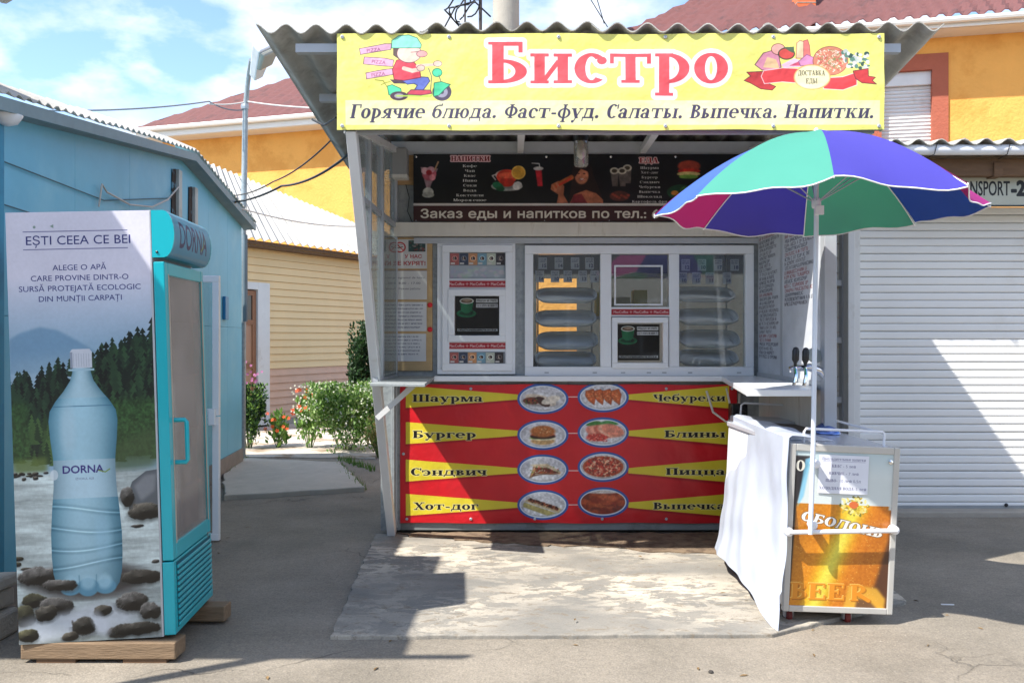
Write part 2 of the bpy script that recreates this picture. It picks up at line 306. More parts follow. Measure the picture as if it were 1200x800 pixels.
class Cv:
    def __init__(s, w, h, bg=(1,1,1)): s.w, s.h = w, h; s.a = np.ones((h, w, 3), np.float32)*np.array([c/255 for c in bg], np.float32)
    def blend(s, m, col, x0=0, y0=0, alpha=1.0):
        h, w = m.shape; X0, Y0 = max(0,x0), max(0,y0); X1, Y1 = min(s.w, x0+w), min(s.h, y0+h)
        if X1 <= X0 or Y1 <= Y0: return
        mm = (m[Y0-y0:Y1-y0, X0-x0:X1-x0]*alpha)[...,None]; reg = s.a[Y0:Y1, X0:X1]
        if isinstance(col, np.ndarray) and col.ndim == 3: c = col[Y0-y0:Y1-y0, X0-x0:X1-x0]
        else: c = np.array([q/255 for q in col], np.float32)
        s.a[Y0:Y1, X0:X1] = reg*(1-mm) + c*mm
    def wind(s, polys, ss=3, pad=0):
        al = [p for q in polys for p in q]; x0 = int(math.floor(min(p[0] for p in al)))-1-pad; y0 = int(math.floor(min(p[1] for p in al)))-1-pad
        x1 = int(math.ceil(max(p[0] for p in al)))+1+pad; y1 = int(math.ceil(max(p[1] for p in al)))+1+pad
        w, h = (x1-x0)*ss, (y1-y0)*ss; m = np.zeros((h, w), np.int16)
        for q in polys:
            A = [((p[0]-x0)*ss, (p[1]-y0)*ss) for p in q]; bx0, by0 = max(0,int(min(p[0] for p in A))-1), max(0,int(min(p[1] for p in A))-1); bx1, by1 = min(w,int(max(p[0] for p in A))+2), min(h,int(max(p[1] for p in A))+2)
            xx = np.arange(bx0,bx1)[None,:]+.5; yy = np.arange(by0,by1)[:,None]+.5; reg = m[by0:by1, bx0:bx1]
            for i in range(len(A)):
                (ax, ay), (bx, by) = A[i], A[(i+1)%len(A)]
                if ay == by: continue
                hit = ((ay > yy) != (by > yy)) & (xx < (bx-ax)*(yy-ay)/(by-ay)+ax); reg += hit.astype(np.int16)*(1 if by > ay else -1)
        return (m != 0).reshape(y1-y0, ss, x1-x0, ss).mean((1,3)).astype(np.float32), x0, y0
    def conv(s, polys, ss=3, pad=0):
        if not polys: return None
        al = [p for q in polys for p in q]; x0 = int(math.floor(min(p[0] for p in al)))-1-pad; y0 = int(math.floor(min(p[1] for p in al)))-1-pad
        x1 = int(math.ceil(max(p[0] for p in al)))+1+pad; y1 = int(math.ceil(max(p[1] for p in al)))+1+pad
        w, h = (x1-x0)*ss, (y1-y0)*ss; m = np.zeros((h, w), bool)
        for q in polys:
            A = np.array([((p[0]-x0)*ss, (p[1]-y0)*ss) for p in q]); ar = np.sum(A[:,0]*np.roll(A[:,1],-1)-np.roll(A[:,0],-1)*A[:,1])
            if abs(ar) < .02: continue
            if ar < 0: A = A[::-1]
            bx0, by0 = max(0,int(A[:,0].min())-1), max(0,int(A[:,1].min())-1); bx1, by1 = min(w,int(A[:,0].max())+2), min(h,int(A[:,1].max())+2)
            if bx1 <= bx0 or by1 <= by0: continue
            xx = np.arange(bx0,bx1)[None,:]+.5; yy = np.arange(by0,by1)[:,None]+.5; ins = np.ones((by1-by0, bx1-bx0), bool)
            for i in range(len(A)):
                a, b = A[i], A[(i+1)%len(A)]; ins &= ((b[0]-a[0])*(yy-a[1])-(b[1]-a[1])*(xx-a[0])) >= -1e-6
            m[by0:by1, bx0:bx1] |= ins
        return m.reshape(y1-y0, ss, x1-x0, ss).mean((1,3)).astype(np.float32), x0, y0
    def text(s, t, x, y, cap, col, font='sans', width=None, shear=0, align='l', bold=0, outline=None, ow=0, sp=0, rot=0, alpha=1, yc=None):
        g = serif_glyph if font == 'serif' else sans_glyph; polys = []; cx = 0
        for ch in t:
            if ch == ' ': cx += .42; continue
            adv, ps = g(ch)
            for q in ps: polys.append([(cx+p[0]+shear*p[1], p[1]) for p in q])
            cx += adv+sp
        if not polys: return
        kx = cap if not width else width/cx
        off = {'l':0,'c':-cx*kx/2,'r':-cx*kx}[align]; cr, sr = math.cos(rot), math.sin(rot)
        pp = [[(x+(p[0]*kx+off)*cr+p[1]*cap*sr, y-p[1]*cap*cr+(p[0]*kx+off)*sr) for p in q] for q in polys]
        ss = 4 if cap < 14 else 2
        m, x0, y0 = (s.conv if font == 'serif' and not any(ch in '0123456789' or ch.isascii() and ch.isalpha() for ch in t) else s.wind)(pp, ss, pad=int(ow+bold)+2)
        if bold: m = s.dil(m, bold)
        if outline: s.blend(s.dil(m, ow), outline, x0, y0, alpha)
        s.blend(m, col, x0, y0, alpha)
    def dil(s, m, r):
        out = m.copy(); R0 = int(math.ceil(r)); h, w = m.shape
        for dy in range(-R0, R0+1):
            for dx in range(-R0, R0+1):
                d = math.hypot(dx, dy)
                if d > r+.5 or (dx == 0 and dy == 0): continue
                wt = min(1, r+.5-d); a = m[max(0,-dy):h-max(0,dy), max(0,-dx):w-max(0,dx)]
                v = out[max(0,dy):h-max(0,-dy), max(0,dx):w-max(0,-dx)]; np.maximum(v, a*wt, out=v)
        return out
    def poly(s, pts, col, alpha=1, blur=0, ol=None, olw=2):
        xs = [p[0] for p in pts]; ys = [p[1] for p in pts]; pad = int(blur*2)+2
        x0, y0, x1, y1 = int(min(xs))-pad, int(min(ys))-pad, int(max(xs))+pad+1, int(max(ys))+pad+1; ss = 2
        xx = (np.arange((x1-x0)*ss)+.5)/ss+x0; yy = ((np.arange((y1-y0)*ss)+.5)/ss+y0)[:,None]; ins = np.zeros((len(yy), len(xx)), bool); xx = xx[None,:]
        for i in range(len(pts)):
            (ax, ay), (bx, by) = pts[i], pts[(i+1)%len(pts)]
            if ay == by: continue
            ins ^= ((ay > yy) != (by > yy)) & (xx < (bx-ax)*(yy-ay)/(by-ay)+ax)
        m = ins.reshape(y1-y0, ss, x1-x0, ss).mean((1,3)).astype(np.float32)
        if blur: m = s.blur(m, blur)
        s.blend(m, col, x0, y0, alpha)
        if ol: s.line(list(pts)+[pts[0]], olw, ol)
        return m, x0, y0
    def blur(s, m, r):
        r = int(max(1, r)); k = 2*r+1
        for _ in range(2):
            for ax in (0, 1):
                c = np.cumsum(np.pad(m, [(r+1, r) if a == ax else (0,0) for a in (0,1)], mode='edge'), axis=ax)
                m = (c[k:] - c[:-k])/k if ax == 0 else (c[:,k:]-c[:,:-k])/k
        return m
    def ell(s, cx, cy, rx, ry, col, alpha=1, soft=0, rot=0, ol=None, olw=2, half=None):
        Rm = int(max(rx, ry)+soft+3); x0, y0 = int(cx)-Rm, int(cy)-Rm; xx = np.arange(2*Rm)+x0+.5-cx; yy = (np.arange(2*Rm)+y0+.5-cy)[:,None]; xx = xx[None,:]
        c, n = math.cos(rot), math.sin(rot); u = xx*c+yy*n; v = -xx*n+yy*c; d = np.sqrt((u/rx)**2+(v/ry)**2)
        f = min(rx, ry); m = np.clip((1-d)*f/(1+soft)+.5, 0, 1).astype(np.float32)
        if half == 'up': m = m*(v < 0)
        if half == 'dn': m = m*(v > 0)
        if ol: s.ell(cx, cy, rx+olw, ry+olw, ol, alpha, 0, rot)
        s.blend(m, col, x0, y0, alpha)
    def line(s, pts, w_, col, alpha=1):
        for (ax, ay), (bx, by) in zip(pts[:-1], pts[1:]):
            p = w_+2; x0, y0, x1, y1 = int(min(ax,bx)-p), int(min(ay,by)-p), int(max(ax,bx)+p)+1, int(max(ay,by)+p)+1
            xx = np.arange(x0,x1)[None,:]+.5-ax; yy = np.arange(y0,y1)[:,None]+.5-ay; dx, dy = bx-ax, by-ay; L2 = dx*dx+dy*dy+1e-6
            t = np.clip((xx*dx+yy*dy)/L2, 0, 1); d = np.hypot(xx-t*dx, yy-t*dy); s.blend(np.clip(w_/2-d+.5,0,1).astype(np.float32), col, x0, y0, alpha)
    def rect(s, x0, y0, x1, y1, col, alpha=1):
        s.blend(np.ones((int(y1)-int(y0), int(x1)-int(x0)), np.float32), col, int(x0), int(y0), alpha)
    def noise(s, amt, cells=40, seed=1, region=None):
        n = fbm(s.w, s.h, cells, 4, seed)-.5; s.a *= (1+amt*2*n)[...,None]
    def image(s, name):
        im = bpy.data.images.new(name, s.w, s.h); px = np.ones((s.h, s.w, 4), np.float32); px[...,:3] = np.clip(s.a[::-1], 0, 1)
        im.pixels.foreach_set(px.ravel()); im.update(); im.pack(); return im
    def mat(s, name, rough=.45, gain=.85, bump=.0, trans=0, coat=0.0):
        m = bpy.data.materials.new(name); m.use_nodes = True; t = m.node_tree; n = t.nodes; l = t.links; b = n['Principled BSDF']
        ti = n.new('ShaderNodeTexImage'); ti.image = s.image(name); ti.extension = 'EXTEND'; uv = n.new('ShaderNodeUVMap'); uv.uv_map = 'UVMap'; l.new(uv.outputs[0], ti.inputs[0])
        g = n.new('ShaderNodeMixRGB'); g.blend_type = 'MULTIPLY'; g.inputs[0].default_value = 1; l.new(ti.outputs[0], g.inputs[1])
        tc = n.new('ShaderNodeTexCoord'); nz = n.new('ShaderNodeTexNoise'); nz.inputs['Scale'].default_value = 3; nz.inputs['Detail'].default_value = 8; l.new(tc.outputs['Object'], nz.inputs[0])
        rp = n.new('ShaderNodeValToRGB'); rp.color_ramp.elements[0].color = (gain*.88,)*3+(1,); rp.color_ramp.elements[1].color = (gain,)*3+(1,); rp.color_ramp.elements[0].position = .3; rp.color_ramp.elements[1].position = .6
        l.new(nz.outputs[0], rp.inputs[0]); l.new(rp.outputs[0], g.inputs[2]); l.new(g.outputs[0], b.inputs['Base Color'])
        b.inputs['Roughness'].default_value = rough; b.inputs['Coat Weight'].default_value = coat
        if bump:
            bz = n.new('ShaderNodeTexNoise'); bz.inputs['Scale'].default_value = 6; bz.inputs['Detail'].default_value = 3; l.new(tc.outputs['Object'], bz.inputs[0])
            bp = n.new('ShaderNodeBump'); bp.inputs['Strength'].default_value = bump; bp.inputs['Distance'].default_value = .05; l.new(bz.outputs[0], bp.inputs['Height']); l.new(bp.outputs[0], b.inputs['Normal'])
        if trans:
            tr = n.new('ShaderNodeBsdfTranslucent'); l.new(g.outputs[0], tr.inputs[0]); ms = n.new('ShaderNodeMixShader'); ms.inputs[0].default_value = trans
            l.new(b.outputs[0], ms.inputs[1]); l.new(tr.outputs[0], ms.inputs[2]); l.new(ms.outputs[0], n['Material Output'].inputs[0])
        return m
# ---------------------------------------------------------------- flat prints of the place
def print_top_banner():
    c = Cv(1603, 283, (250, 245, 128)); c.noise(.035, 9, 3)
    c.rect(25, 196, 1590, 268, (252, 250, 205), .75)
    K = lambda x, y: (x*.708-37.5, y*.708-50)
    pk = (236, 180, 205); o = (90, 60, 80)
    for q, ty in (([(146,133),(250,112),(278,112),(276,136),(250,140),(150,158)],(205,137)), ([(166,168),(250,172),(288,180),(284,208),(240,206),(163,198)],(225,188)), ([(173,235),(255,220),(287,216),(285,242),(255,248),(176,260)],(225,240))):
        c.poly([K(*p) for p in q], pk, ol=o, olw=1.6); u = K(*ty); c.text('PIZZA', u[0], u[1]+6, 11, (150,80,120), align='c', rot=-.12 if ty[1] != 188 else .08)
    c.poly([K(*p) for p in [(285,130),(330,130),(310,178),(285,160)]], (95,75,70))                      # hair
    c.poly([K(*p) for p in [(262,290),(282,284),(318,300),(322,330),(300,335),(268,325)]], (90,225,170), ol=(40,110,90), olw=2)
    c.ell(*K(310,330), 26, 13, (90,70,85)); c.ell(*K(310,330), 14, 7, (180,170,180))
    c.line([K(*p) for p in [(212,264),(245,268),(262,295)]], 2.5, (150,150,60)); c.line([K(*p) for p in [(235,285),(258,275),(275,272)]], 2.5, (150,150,60))
    c.line([K(*p) for p in [(300,330),(440,330),(470,300)]], 4, (190,230,90))
    c.poly([K(*p) for p in [(272,262),(345,268),(350,280),(290,280)]], (80,60,70))
    c.poly([K(*p) for p in [(315,262),(400,250),(430,252),(437,268),(405,310),(370,312),(385,285),(372,278),(345,282)]], (110,125,205), ol=(50,50,100), olw=2)
    c.poly([K(*p) for p in [(345,318),(360,304),(440,304),(445,318),(400,326),(345,324)]], (225,85,105), ol=o, olw=2)
    c.poly([K(*p) for p in [(300,180),(345,178),(372,190),(395,215),(400,252),(330,266),(290,262),(283,220)]], (230,80,95), ol=(120,30,50), olw=2)
    c.line([K(*p) for p in [(330,215),(365,225),(400,218)]], 12, (252,215,195)); c.line([K(*p) for p in [(385,205),(420,202),(470,200)]], 8, (252,215,195))
    c.ell(*K(400,214), 11, 8, (252,215,195), ol=o, olw=1.2); c.ell(*K(470,196), 12, 8, (252,215,195), ol=o, olw=1.2)
    c.ell(*K(352,152), 35, 27, (252,215,195), ol=o, olw=1.5); c.ell(*K(405,155), 15, 9, (245,170,165), ol=o, olw=1.5)
    c.poly([K(*p) for p in [(278,130),(280,98),(308,80),(350,76),(385,88),(402,115),(400,130)]], (150,240,205), ol=(60,110,100), olw=2)
    c.line([K(360,148), K(385,146)], 1.6, o)
    c.line([K(*p) for p in [(432,215),(445,250),(440,300)]], 2.5, (120,120,110)); c.ell(*K(468,233), 13, 11, (90,225,170), ol=(40,110,90)); c.line([K(475,245), K(485,275)], 2.5, (120,120,110))
    c.ell(*K(487,312), 28, 26, (90,80,100)); c.ell(*K(487,312), 17, 16, (170,165,185)); c.ell(*K(487,312), 6, 6, (90,80,100))
    c.poly([K(*p) for p in [(455,275),(485,270),(522,282),(500,300),(475,325),(452,330)]], (90,225,170), ol=(40,110,90), olw=2)
    # big word
    wht = (255,252,248); red = (238,92,98)
    c.text('Бистро', 443, 146, 122, red, 'serif', width=712, outline=wht, ow=13)
    c.text('Горячие блюда. Фаст-фуд. Салаты. Выпечка. Напитки.', 37, 249, 41, (72,66,92), 'serif', width=1538, shear=.2, bold=.4)
    # ribbon and food
    Q = lambda x, y: (x*.375+1162.5, y*.375+1)
    def pq(l, col, **k): c.poly([Q(*p) for p in l], col, **k)
    pq([(165,240),(230,150),(300,130),(350,170),(370,260),(300,290),(220,280)], (226,150,170), ol=(90,60,60)); pq([(230,260),(260,180),(330,200),(360,270)], (240,200,150))
    c.ell(*Q(345,120), 19, 15, (245,180,165), ol=(120,70,60)); c.ell(*Q(410,155), 22, 15, (225,85,75), ol=(60,70,50), olw=3)
    pq([(385,105),(470,100),(470,150),(440,140)], (90,110,80))
    pq([(370,240),(470,190),(560,220),(520,260),(390,265)], (250,210,225)); pq([(430,250),(520,210),(580,250)], (225,90,120))
    pq([(485,190),(490,70),(515,50),(545,60),(550,190)], (250,215,170), ol=(180,110,90)); pq([(545,185),(545,55),(575,45),(590,90),(600,180)], (240,130,120), ol=(180,90,90))
    pq([(505,215),(570,160),(640,190),(660,240),(520,250)], (225,150,190), ol=(150,90,130))
    c.ell(*Q(755,210), 50, 41, (222,140,110), ol=(160,90,80)); rg = random.Random(3)
    for _ in range(170):
        a = rg.uniform(0, 6.3); r = math.sqrt(rg.random())*42; px, py = 1162.5+755*.375+r*math.cos(a), 79+r*.82*math.sin(a)
        c.line([(px,py),(px+rg.uniform(-7,7),py+rg.uniform(-6,6))], 2.4, rg.choice([(250,225,190),(245,200,150),(215,90,80),(255,240,220),(150,160,100)]))
    for _ in range(60):
        x, y = rg.uniform(850,1050), rg.uniform(130,250); x += 0; y += (x-850)*.12
        c.ell(*Q(x,y), rg.uniform(3,8), rg.uniform(3,8), rg.choice([(240,240,235),(100,140,120),(60,90,80),(230,220,215),(200,210,200)]))
    rc = (228,72,74)
    pq([(80,365),(130,330),(100,300),(240,290),(240,370),(330,410),(300,440),(210,430),(130,385)], (200,60,60), ol=(90,50,50))
    pq([(235,285),(380,265),(520,272),(520,385),(380,372),(240,388),(215,330)], rc, ol=(250,220,220), olw=2)
    pq([(680,345),(850,335),(960,300),(960,400),(850,440),(700,432)], rc, ol=(250,220,220), olw=2)
    pq([(930,290),(1050,270),(1050,330),(1105,340),(1080,365),(1112,395),(1000,385),(950,350)], (205,62,62), ol=(90,50,50))
    c.ell(*Q(612,338), 54, 38, (222,160,90)); c.ell(*Q(612,338), 51, 35, (250,238,190), soft=3)
    c.text('ДОСТАВКА', 1162.5+608*.375, 123, 15, (90,85,60), 'serif', width=80, align='c'); c.text('ЕДЫ', 1162.5+608*.375, 147, 15, (90,85,60), 'serif', width=34, align='c')
    return c.mat('banner_print', .5, .93, bump=.35, trans=.08)

def food(c, cx, cy, rx, ry, kind, seed):
    """one food photo in an oval, painted into its own little canvas"""
    w, h = int(rx*2), int(ry*2); f = Cv(w, h, (205,205,210)); rg = random.Random(seed); E = lambda x, y, a, b, col, **k: f.ell(x*w, y*h, a*w, b*h, col, **k)
    f.a *= (1.05-.25*np.linspace(0,1,h))[:,None,None]
    if kind != 'bake': E(.5,.62,.44,.34,(222,222,226), soft=3); 
    if kind == 'roll':
        E(.5,.72,.4,.1,(160,155,155), soft=4); E(.45,.55,.36,.2,(215,200,180),rot=.25); E(.25,.58,.2,.15,(120,70,55)); E(.5,.62,.18,.16,(70,45,40),rot=.5); E(.68,.55,.22,.16,(225,215,200),rot=-.3)
        for _ in range(30): E(.12+rg.random()*.25,.5+rg.random()*.2,.02,.03,rg.choice([(170,60,40),(90,120,50),(60,40,35)]))
    if kind == 'pasty':
        for i in range(4):
            x = .2+.19*i; f.poly([((x-.09)*w,.25*h),((x+.08)*w,.16*h),((x+.14)*w,.4*h),((x+.1)*w,.82*h),((x-.02)*w,.66*h),((x-.1)*w,.45*h)], (196,96,50), ol=(120,55,30), olw=1.5)
            for _ in range(16): E(x+rg.uniform(-.06,.09), rg.uniform(.28,.68), .012,.02,(232,160,100))
    if kind == 'burger':
        E(.5,.76,.27,.16,(205,165,110), soft=2); E(.5,.66,.3,.08,(235,225,190)); E(.45,.64,.25,.05,(120,150,60)); E(.5,.57,.29,.11,(62,36,26)); E(.5,.5,.28,.05,(190,70,40)); E(.5,.36,.28,.24,(178,104,52), soft=4)
        for _ in range(22): E(.3+rg.random()*.4,.2+rg.random()*.22,.010,.014,(238,210,160))
    if kind == 'crepe':
        E(.3,.15,.2,.12,(70,130,60)); E(.65,.12,.2,.1,(80,150,80))
        for i in range(5): E(.36+.09*i,.5-.02*i,.26,.24,[(214,130,110),(232,160,135),(205,110,90),(238,178,150),(225,140,115)][i],rot=.3,soft=3)
        E(.36,.72,.24,.16,(205,70,60),soft=2)
        for _ in range(60): E(.15+rg.random()*.45,.6+rg.random()*.28,.014,.02,rg.choice([(240,200,170),(170,40,40),(225,110,90)]))
    if kind == 'sandwich':
        for i in range(4): f.poly([((.2+.05*i)*w,(.85-.06*i)*h),((.3+.1*i)*w,(.35+.02*i)*h),((.5+.12*i)*w,(.45+.08*i)*h),((.4+.08*i)*w,(.7)*h)], [(196,150,100),(120,70,45),(225,205,175),(150,95,60)][i], ol=(80,50,40), olw=1.2)
        f.poly([(.2*w,.3*h),(.6*w,.25*h),(.92*w,.6*h),(.88*w,.72*h),(.5*w,.5*h)], (215,195,160)); f.poly([(.25*w,.42*h),(.6*w,.42*h),(.9*w,.66*h),(.6*w,.62*h)], (110,50,40))
        for _ in range(40): E(.2+rg.random()*.65,.38+rg.random()*.25,.014,.02,rg.choice([(200,50,40),(90,130,60),(235,225,200)]))
    if kind == 'pizza':
        E(.5,.5,.46,.44,(176,92,56)); E(.5,.5,.42,.4,(190,66,46))
        for _ in range(260):
            a, r = rg.uniform(0,6.3), math.sqrt(rg.random())*.4; x, y = .5+r*math.cos(a), .5+r*math.sin(a)
            f.line([(x*w,y*h),(x*w+rg.uniform(-9,9),y*h+rg.uniform(-6,6))], rg.uniform(1.5,3.5), rg.choice([(240,215,180),(228,190,150),(120,30,30),(200,60,50),(90,60,50)]))
    if kind == 'hotdog':
        f.poly([(.08*w,.35*h),(.2*w,.22*h),(.92*w,.66*h),(.86*w,.86*h)], (205,185,145)); f.poly([(.08*w,.4*h),(.8*w,.86*h),(.6*w,.95*h),(.05*w,.58*h)], (190,175,110), ol=(150,140,90), olw=1)
        for _ in range(110):
            q = rg.random(); E(.18+q*.66,.28+q*.4+rg.uniform(-.06,.06),.022,.03,rg.choice([(70,30,25),(120,55,40),(40,25,20),(160,90,60)]))
    if kind == 'bake':
        f.a[:] = np.array([120,50,35])/255
        for _ in range(26): E(rg.random(),.15+rg.random()*.8,.13,.13,rg.choice([(178,78,44),(150,58,34),(196,96,56),(140,50,30)]),soft=5)
        E(.5,.02,.5,.12,(210,200,190),soft=3)
    for q in range(3): f.a[...,q] = f.blur(f.a[...,q], 1)
    f.a *= (.76+.5*fbm(w,h,22,4,seed+40))[...,None]
    yy, xx = np.mgrid[0:h,0:w]; m = np.clip((1-np.hypot((xx+.5-w/2)/(w/2),(yy+.5-h/2)/(h/2)))*min(w,h)/2+.5,0,1).astype(np.float32)
    c.blend(m, f.a, int(cx-rx), int(cy-ry))

def print_red_banner():
    c = Cv(1185, 474, (206, 22, 34)); c.noise(.1, 5, 4); K = lambda x, y: (x*1.05-90, y*1.05-66)
    rows = [('Шаурма','Чебуреки',105,101), ('Бургер','Блины',223,223), ('Сэндвич','Пицца',345,345), ('Хот-дог','Выпечка',457,456)]
    lx = [(127,366),(128,343),(122,378),(132,350)]; rx = [(935,1178),(972,1178),(976,1178),(934,1178)]
    for i, (a, b, ya, yb) in enumerate(rows):
        yl = ya-2; h = 36
        for sgn in (1,):
            c.poly([K(104,yl+h+6),K(104,yl),K(480,yl-2),K(480,yl+14)], (120,10,20), .55, blur=3); c.poly([K(850,yl+14),K(850,yl),K(1190,yl),K(1190,yl+h+10)], (120,10,20), .55, blur=3)
        c.poly([K(105,yl-h),K(480,yl-8),K(480,yl+9),K(105,yl+h)], (226,206,52)); c.poly([K(850,yl-8),K(1188,yl-h),K(1188,yl+h+2),K(850,yl+9)], (226,206,52))
        c.text(a, K(lx[i][0],0)[0], K(0,yl+16)[1]-(0), 25, (20,18,22), 'serif', width=(lx[i][1]-lx[i][0])*1.05, outline=(238,226,150), ow=3, bold=.5)
        c.text(b, K(rx[i][0],0)[0], K(0,yl+14)[1], 23, (20,18,22), 'serif', width=(rx[i][1]-rx[i][0])*1.05, outline=(238,226,150), ow=3, bold=.5)
        c.rect(K(640,0)[0], K(0,yl)[1]-1, K(700,0)[0], K(0,yl)[1]+2, (245,215,210))
    ks = [('roll','pasty'),('burger','crepe'),('sandwich','pizza'),('hotdog','bake')]; ys = [(110,104),(227,219),(340,331),(455,447)]
    for i in range(4):
        for j, cx in enumerate((564, 766)):
            x, y = K(cx, ys[i][j]); c.ell(x, y, 90, 52, (52,92,168)); c.ell(x, y, 82, 45, (225,232,240)); food(c, x, y, 78, 41, ks[i][j], i*2+j)
    return c.mat('red_banner_print', .42, .95, bump=.25, trans=.05)

def print_menu_board():
    c = Cv(1414, 199, (17, 18, 20)); c.noise(.5, 6, 8); A = lambda x, y: (x*.656-126, y*.656-115.5); B = lambda x, y: (x*.7+539, y*.7-115.5)
    c.a += (fbm(1414,199,4,3,5)-.5)[...,None]*np.array([.06,.05,.04]); c.a = np.clip(c.a, 0, 1)
    def ea(x, y, a, b, col, **k): u = A(x, y); c.ell(u[0], u[1], a*.656, b*.656, col, **k)
    def eb(x, y, a, b, col, **k): u = B(x, y); c.ell(u[0], u[1], a*.7, b*.7, col, **k)
    # sundae
    c.poly([A(*p) for p in [(235,255),(345,265),(300,370),(292,400),(275,400),(268,370)]], (150,120,125)); ea(290,300,44,40,(190,90,105)); ea(262,280,22,22,(215,170,175)); ea(300,272,24,20,(205,150,160)); ea(288,290,18,16,(165,25,35)); ea(310,320,20,20,(225,140,150))
    c.line([A(325,270),A(345,225)], 7, (190,150,110)); ea(283,412,34,30,(190,190,180)); ea(283,428,38,18,(165,165,155))
    # tea cup
    ea(770,375,98,30,(160,160,155)); ea(770,368,84,22,(120,118,115)); ea(770,305,72,34,(205,180,170)); ea(770,315,64,45,(205,60,38)); ea(775,308,56,20,(220,90,60)); ea(770,352,46,26,(190,45,30)); c.line([A(705,300),A(680,310),A(700,335)], 5, (190,180,175))
    ea(842,290,44,43,(226,180,80)); ea(842,290,36,35,(205,150,50)); ea(715,372,36,22,(30,105,70),rot=.4); ea(730,392,26,14,(25,80,50)); ea(835,372,30,26,(205,200,195),rot=-.5)
    # cocktail
    c.poly([A(*p) for p in [(945,265),(985,265),(992,375),(960,375)]], (190,35,45)); ea(965,265,32,12,(200,195,190)); c.line([A(925,232),A(970,235),A(975,262)], 4, (220,215,210))
    # woman biting a hot dog (flat print)
    sk = (176,104,74)
    eb(210,285,62,85,(38,24,20)); c.poly([B(*p) for p in [(150,300),(270,280),(320,400),(330,452),(130,452)]], (42,26,22)); c.poly([B(*p) for p in [(135,452),(160,400),(230,372),(290,392),(330,430),(330,452)]], sk); eb(205,290,40,50,(190,118,86),soft=3)
    eb(188,278,7,3,(40,20,20)); eb(220,278,7,3,(40,20,20)); eb(206,312,15,7,(225,200,190)); c.line([B(190,308),B(206,320),B(222,308)], 2, (150,40,40)); c.poly([B(*p) for p in [(165,245),(240,235),(250,270),(200,250),(165,300)]], (34,20,18))
    c.poly([B(*p) for p in [(60,452),(70,400),(25,370),(30,340),(70,320),(105,350),(100,400),(130,452)]], sk); c.line([B(45,355),B(145,300)], 20, (170,90,45)); c.line([B(60,352),B(140,306)], 8, (205,60,40)); c.line([B(60,335),B(80,372)], 10, (185,112,80)); c.line([B(40,348),B(58,380)], 9, (185,112,80))
    c.poly([B(*p) for p in [(160,400),(205,395),(240,452),(140,452)]], (120,40,45))
    # wraps
    for x, y in ((470,245),(395,262),(440,262)):
        c.poly([B(x-24,y),B(x+24,y),B(x+20,y+90),B(x-12,y+90)], (96,86,80)); eb(x,y,26,20,(200,190,170)); eb(x,y,16,11,(70,60,45))
    eb(425,408,58,30,(84,44,34)); [eb(385+i*13,398+(i*7)%22,9,7,(140,60,45)) for i in range(8)]
    # burger + salad at right
    eb(828,235,66,34,(168,66,46),soft=4); eb(828,262,66,14,(196,50,34)); eb(825,280,68,14,(214,190,120)); eb(825,296,56,12,(110,150,60)); eb(780,385,80,44,(30,70,44)); eb(745,390,22,14,(190,120,40)); eb(800,370,26,16,(60,110,60)); eb(900,380,60,30,(90,50,36))
    for q in range(3): c.a[...,q] = c.blur(c.a[...,q], 1)
    c.a *= (.72+.56*fbm(1414,199,90,4,15))[...,None]
    c.text('НАПИТКИ', A(545,0)[0], A(0,219)[1], 20, (110,20,26), 'serif', width=158, align='c', outline=(236,190,190), ow=5)
    for t, y, w in (('Кофе',250,90),('Чай',280,62),('Квас',310,76),('Пиво',340,90),('Соки',370,84),('Вода',401,84),('Коктейли',431,170),('Мороженое',461,205)):
        c.text(t, A(542,0)[0], A(0,y+7)[1], 10.5, (225,222,215), 'serif', width=w*.66, align='c')
    c.text('ЕДА', B(596,0)[0], B(0,216)[1], 21, (150,26,30), 'serif', width=78, align='c', outline=(240,205,200), ow=4)
    for t, y, w in (('Шаурма',245,112),('Хот-дог',272,105),('Бургер',300,98),('Сэндвич',328,118),('Чебуреки',356,128),('Выпечка',384,128),('Шоколад',412,148),('Картофель фри',441,210)):
        c.text(t, B(600,0)[0], B(0,y+6)[1], 10, (218,214,208), 'serif', width=w*.68, align='c')
    return c.mat('menu_board_print', .35, .95)
def print_phone_strip():
    c = Cv(1414, 62, (62, 30, 30)); c.noise(.15, 6, 9)
    c.text('Заказ еды и напитков по тел.: 6', 26, 49, 36, (226,220,205), width=972, bold=1.8)
    c.text('9', 1053, 49, 36, (226,220,205), bold=1.8)
    return c.mat('phone_strip_print', .4, .95)

